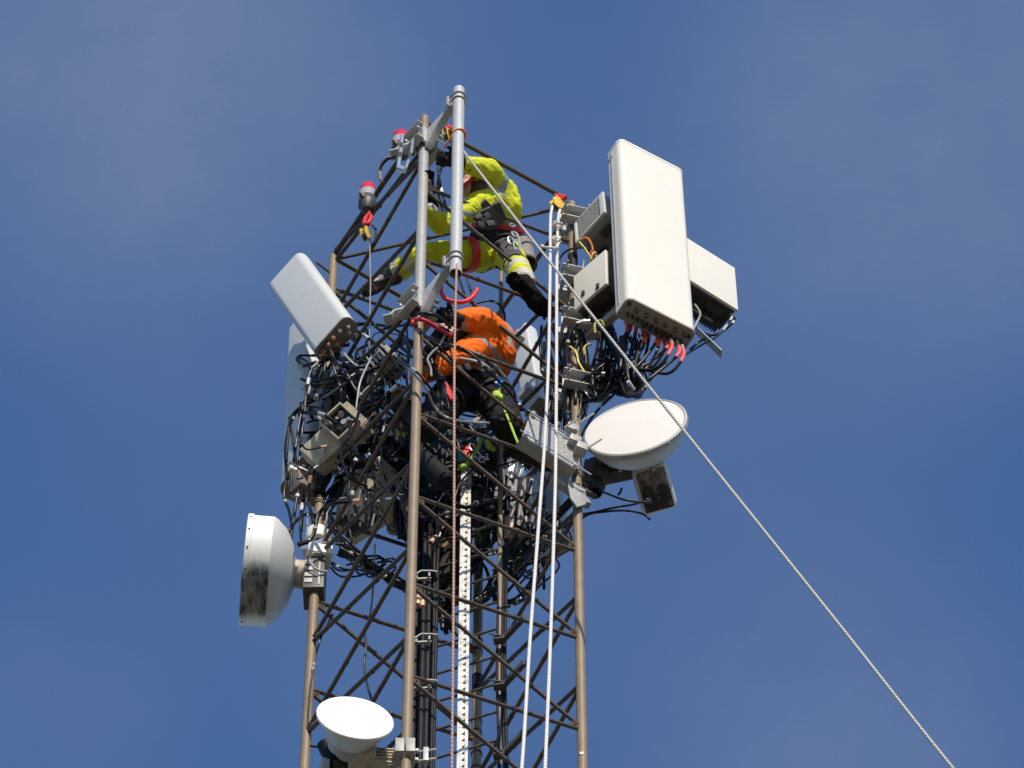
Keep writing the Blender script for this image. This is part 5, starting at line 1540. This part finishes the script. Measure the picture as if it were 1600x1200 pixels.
# cable clips on the ladder stile
for i, y in enumerate((1000, 1072, 1180)):
    b = MB(); q = W(780, y, .10)
    b.box(q, rot(-10), (.07, .05, .03), .004); b.cyl(q + Vector((-.06, -.03, .02)), q + Vector((.03, -.03, .0)), .006, seg=8); b.box(q + Vector((.085, -.07, .02)), rot(38), (.03, .22, .05), .003)
    tag(obj('stile_clip', b, M.darkgrey), ('dark clip with a short bar on the right ladder stile, highest of three', 'dark clip with a short bar on the right ladder stile, middle of three', 'dark clip with a short bar on the right ladder stile, lowest of three')[i], 'clip')

# thick looms: several jackets twisted together under tape
def loom(pts, r, n, label):
    P3 = cr([W(*p) for p in pts], 9)
    b = MB()
    for s_ in range(n):
        ph = 2 * PI * s_ / n
        rr = r * (1.0 if s_ else 0.2)
        q = []
        for i, p in enumerate(P3):
            t = (P3[min(i + 1, len(P3) - 1)] - P3[max(i - 1, 0)]).normalized()
            a = t.cross(Vector((.3, -.8, .5))).normalized(); c_ = t.cross(a)
            w_ = ph + i * .22
            q.append(p + (a * math.cos(w_) + c_ * math.sin(w_)) * rr * (1 + .25 * math.sin(i * .9 + s_)))
        b.tube(q, r * .52, 7)
    for i in range(4, len(P3) - 2, 7):
        b.ring(P3[i], P3[i + 1] - P3[i - 1], r * 1.45, .022, .003, 14)
    return tag(obj('cable_loom', b, M.rubber, ang=60), label, 'cable loom')
for pts, r, n, lab in (
 ([(500, 770, .1), (520, 700, .15), (548, 650, .2), (590, 600, .2), (628, 560, .1)], .030, 6, 'thick loom of black cables climbing right from the left leg behind the beige radio unit'),
 ([(512, 800, .2), (540, 740, .25), (575, 690, .25), (610, 660, .3), (650, 640, .35)], .028, 6, 'thick loom of black cables running from the left leg towards the lugged boot'),
 ([(560, 700, .1), (590, 690, .1), (620, 700, .2), (650, 730, .3), (672, 790, .35), (676, 840, .35)], .030, 6, 'thick loom of black cables bending down behind the near leg into the feeders'),
 ([(540, 575, .0), (575, 560, -.05), (605, 548, -.1), (632, 530, -.1)], .020, 5, 'loom of black cables under the arcs right of the tilted left antenna'),
 ([(530, 860, .2), (570, 880, .25), (610, 905, .35), (650, 925, .4), (690, 940, .45)], .022, 5, 'loom of black cables crossing the left face above the drum dish level'),
 ([(770, 700, .3), (790, 760, .35), (780, 820, .4), (740, 880, .45), (700, 930, .5)], .026, 5, 'loom of black cables winding down behind the safety rail'),
 ([(820, 700, .3), (800, 730, .35), (770, 750, .4), (730, 760, .45), (690, 780, .45)], .026, 6, 'loom of black cables passing under the black trousers'),
 ([(985, 612, -.25), (950, 606, -.2), (920, 585, -.15), (900, 560, -.12), (893, 520, -.2)], .026, 6, 'loom of black cables leaving the large panel bundle for the right leg'),
 ([(1000, 610, -.3), (985, 590, -.26), (972, 560, -.22), (955, 530, -.2), (945, 500, -.15)], .028, 6, 'loom of black cables hanging under the left edge of the large panel'),
 ([(905, 560, .0), (890, 600, .05), (870, 650, .1), (850, 690, .2), (820, 730, .3)], .024, 5, 'loom of black cables running inwards along the right leg'),
 ([(640, 640, .5), (680, 660, .5), (720, 665, .5), (760, 690, .5), (800, 740, .5)], .030, 6, 'loom of black cables deep behind the knees of the orange jacketed climber'),
 ([(690, 800, .6), (700, 860, .6), (690, 920, .6), (700, 980, .6)], .034, 6, 'loom of dark cables hanging left of the ladder in the shade'),
 ([(850, 800, .4), (830, 850, .45), (800, 890, .5), (760, 930, .5), (720, 960, .5)], .022, 5, 'loom of black cables sloping under the bright finned radio unit'),
 ([(500, 690, .2), (530, 650, .3), (560, 620, .35), (600, 620, .35), (640, 650, .4)], .034, 6, 'thick loom of black cables across the back of the left tangle behind the boot'),
 ([(520, 590, .1), (550, 610, .2), (580, 640, .3), (600, 690, .35), (600, 740, .35)], .030, 6, 'thick loom of black cables hanging behind the small grey filter unit'),
 ([(640, 690, .5), (660, 740, .55), (650, 800, .5), (662, 850, .45)], .034, 6, 'thick loom of black cables hanging straight behind the near leg'),
 ([(700, 680, .4), (730, 720, .45), (770, 720, .45), (810, 690, .4)], .028, 6, 'sagging loom of black cables under the knees of the orange jacketed climber'),
 ([(740, 790, .6), (770, 800, .6), (800, 840, .6), (800, 900, .6)], .028, 6, 'loom of black cables behind the right ladder stile'),
 ([(632, 530, -.45), (655, 548, -.62), (676, 572, -.62), (690, 600, -.55), (696, 640, -.45)], .018, 5, 'loom of black cables passing in front of the left sleeve of the orange jacket'),
 ([(530, 720, .1), (560, 720, .15), (590, 740, .2), (615, 780, .3), (630, 840, .35)], .026, 6, 'loom of black cables draped over the wide brownish radio unit'),
 ([(645, 820, .35), (655, 870, .4), (672, 910, .42), (676, 960, .4)], .034, 6, 'thick loom of black cables merging into the feeders behind the near leg'),
): loom(pts, r, n, lab)
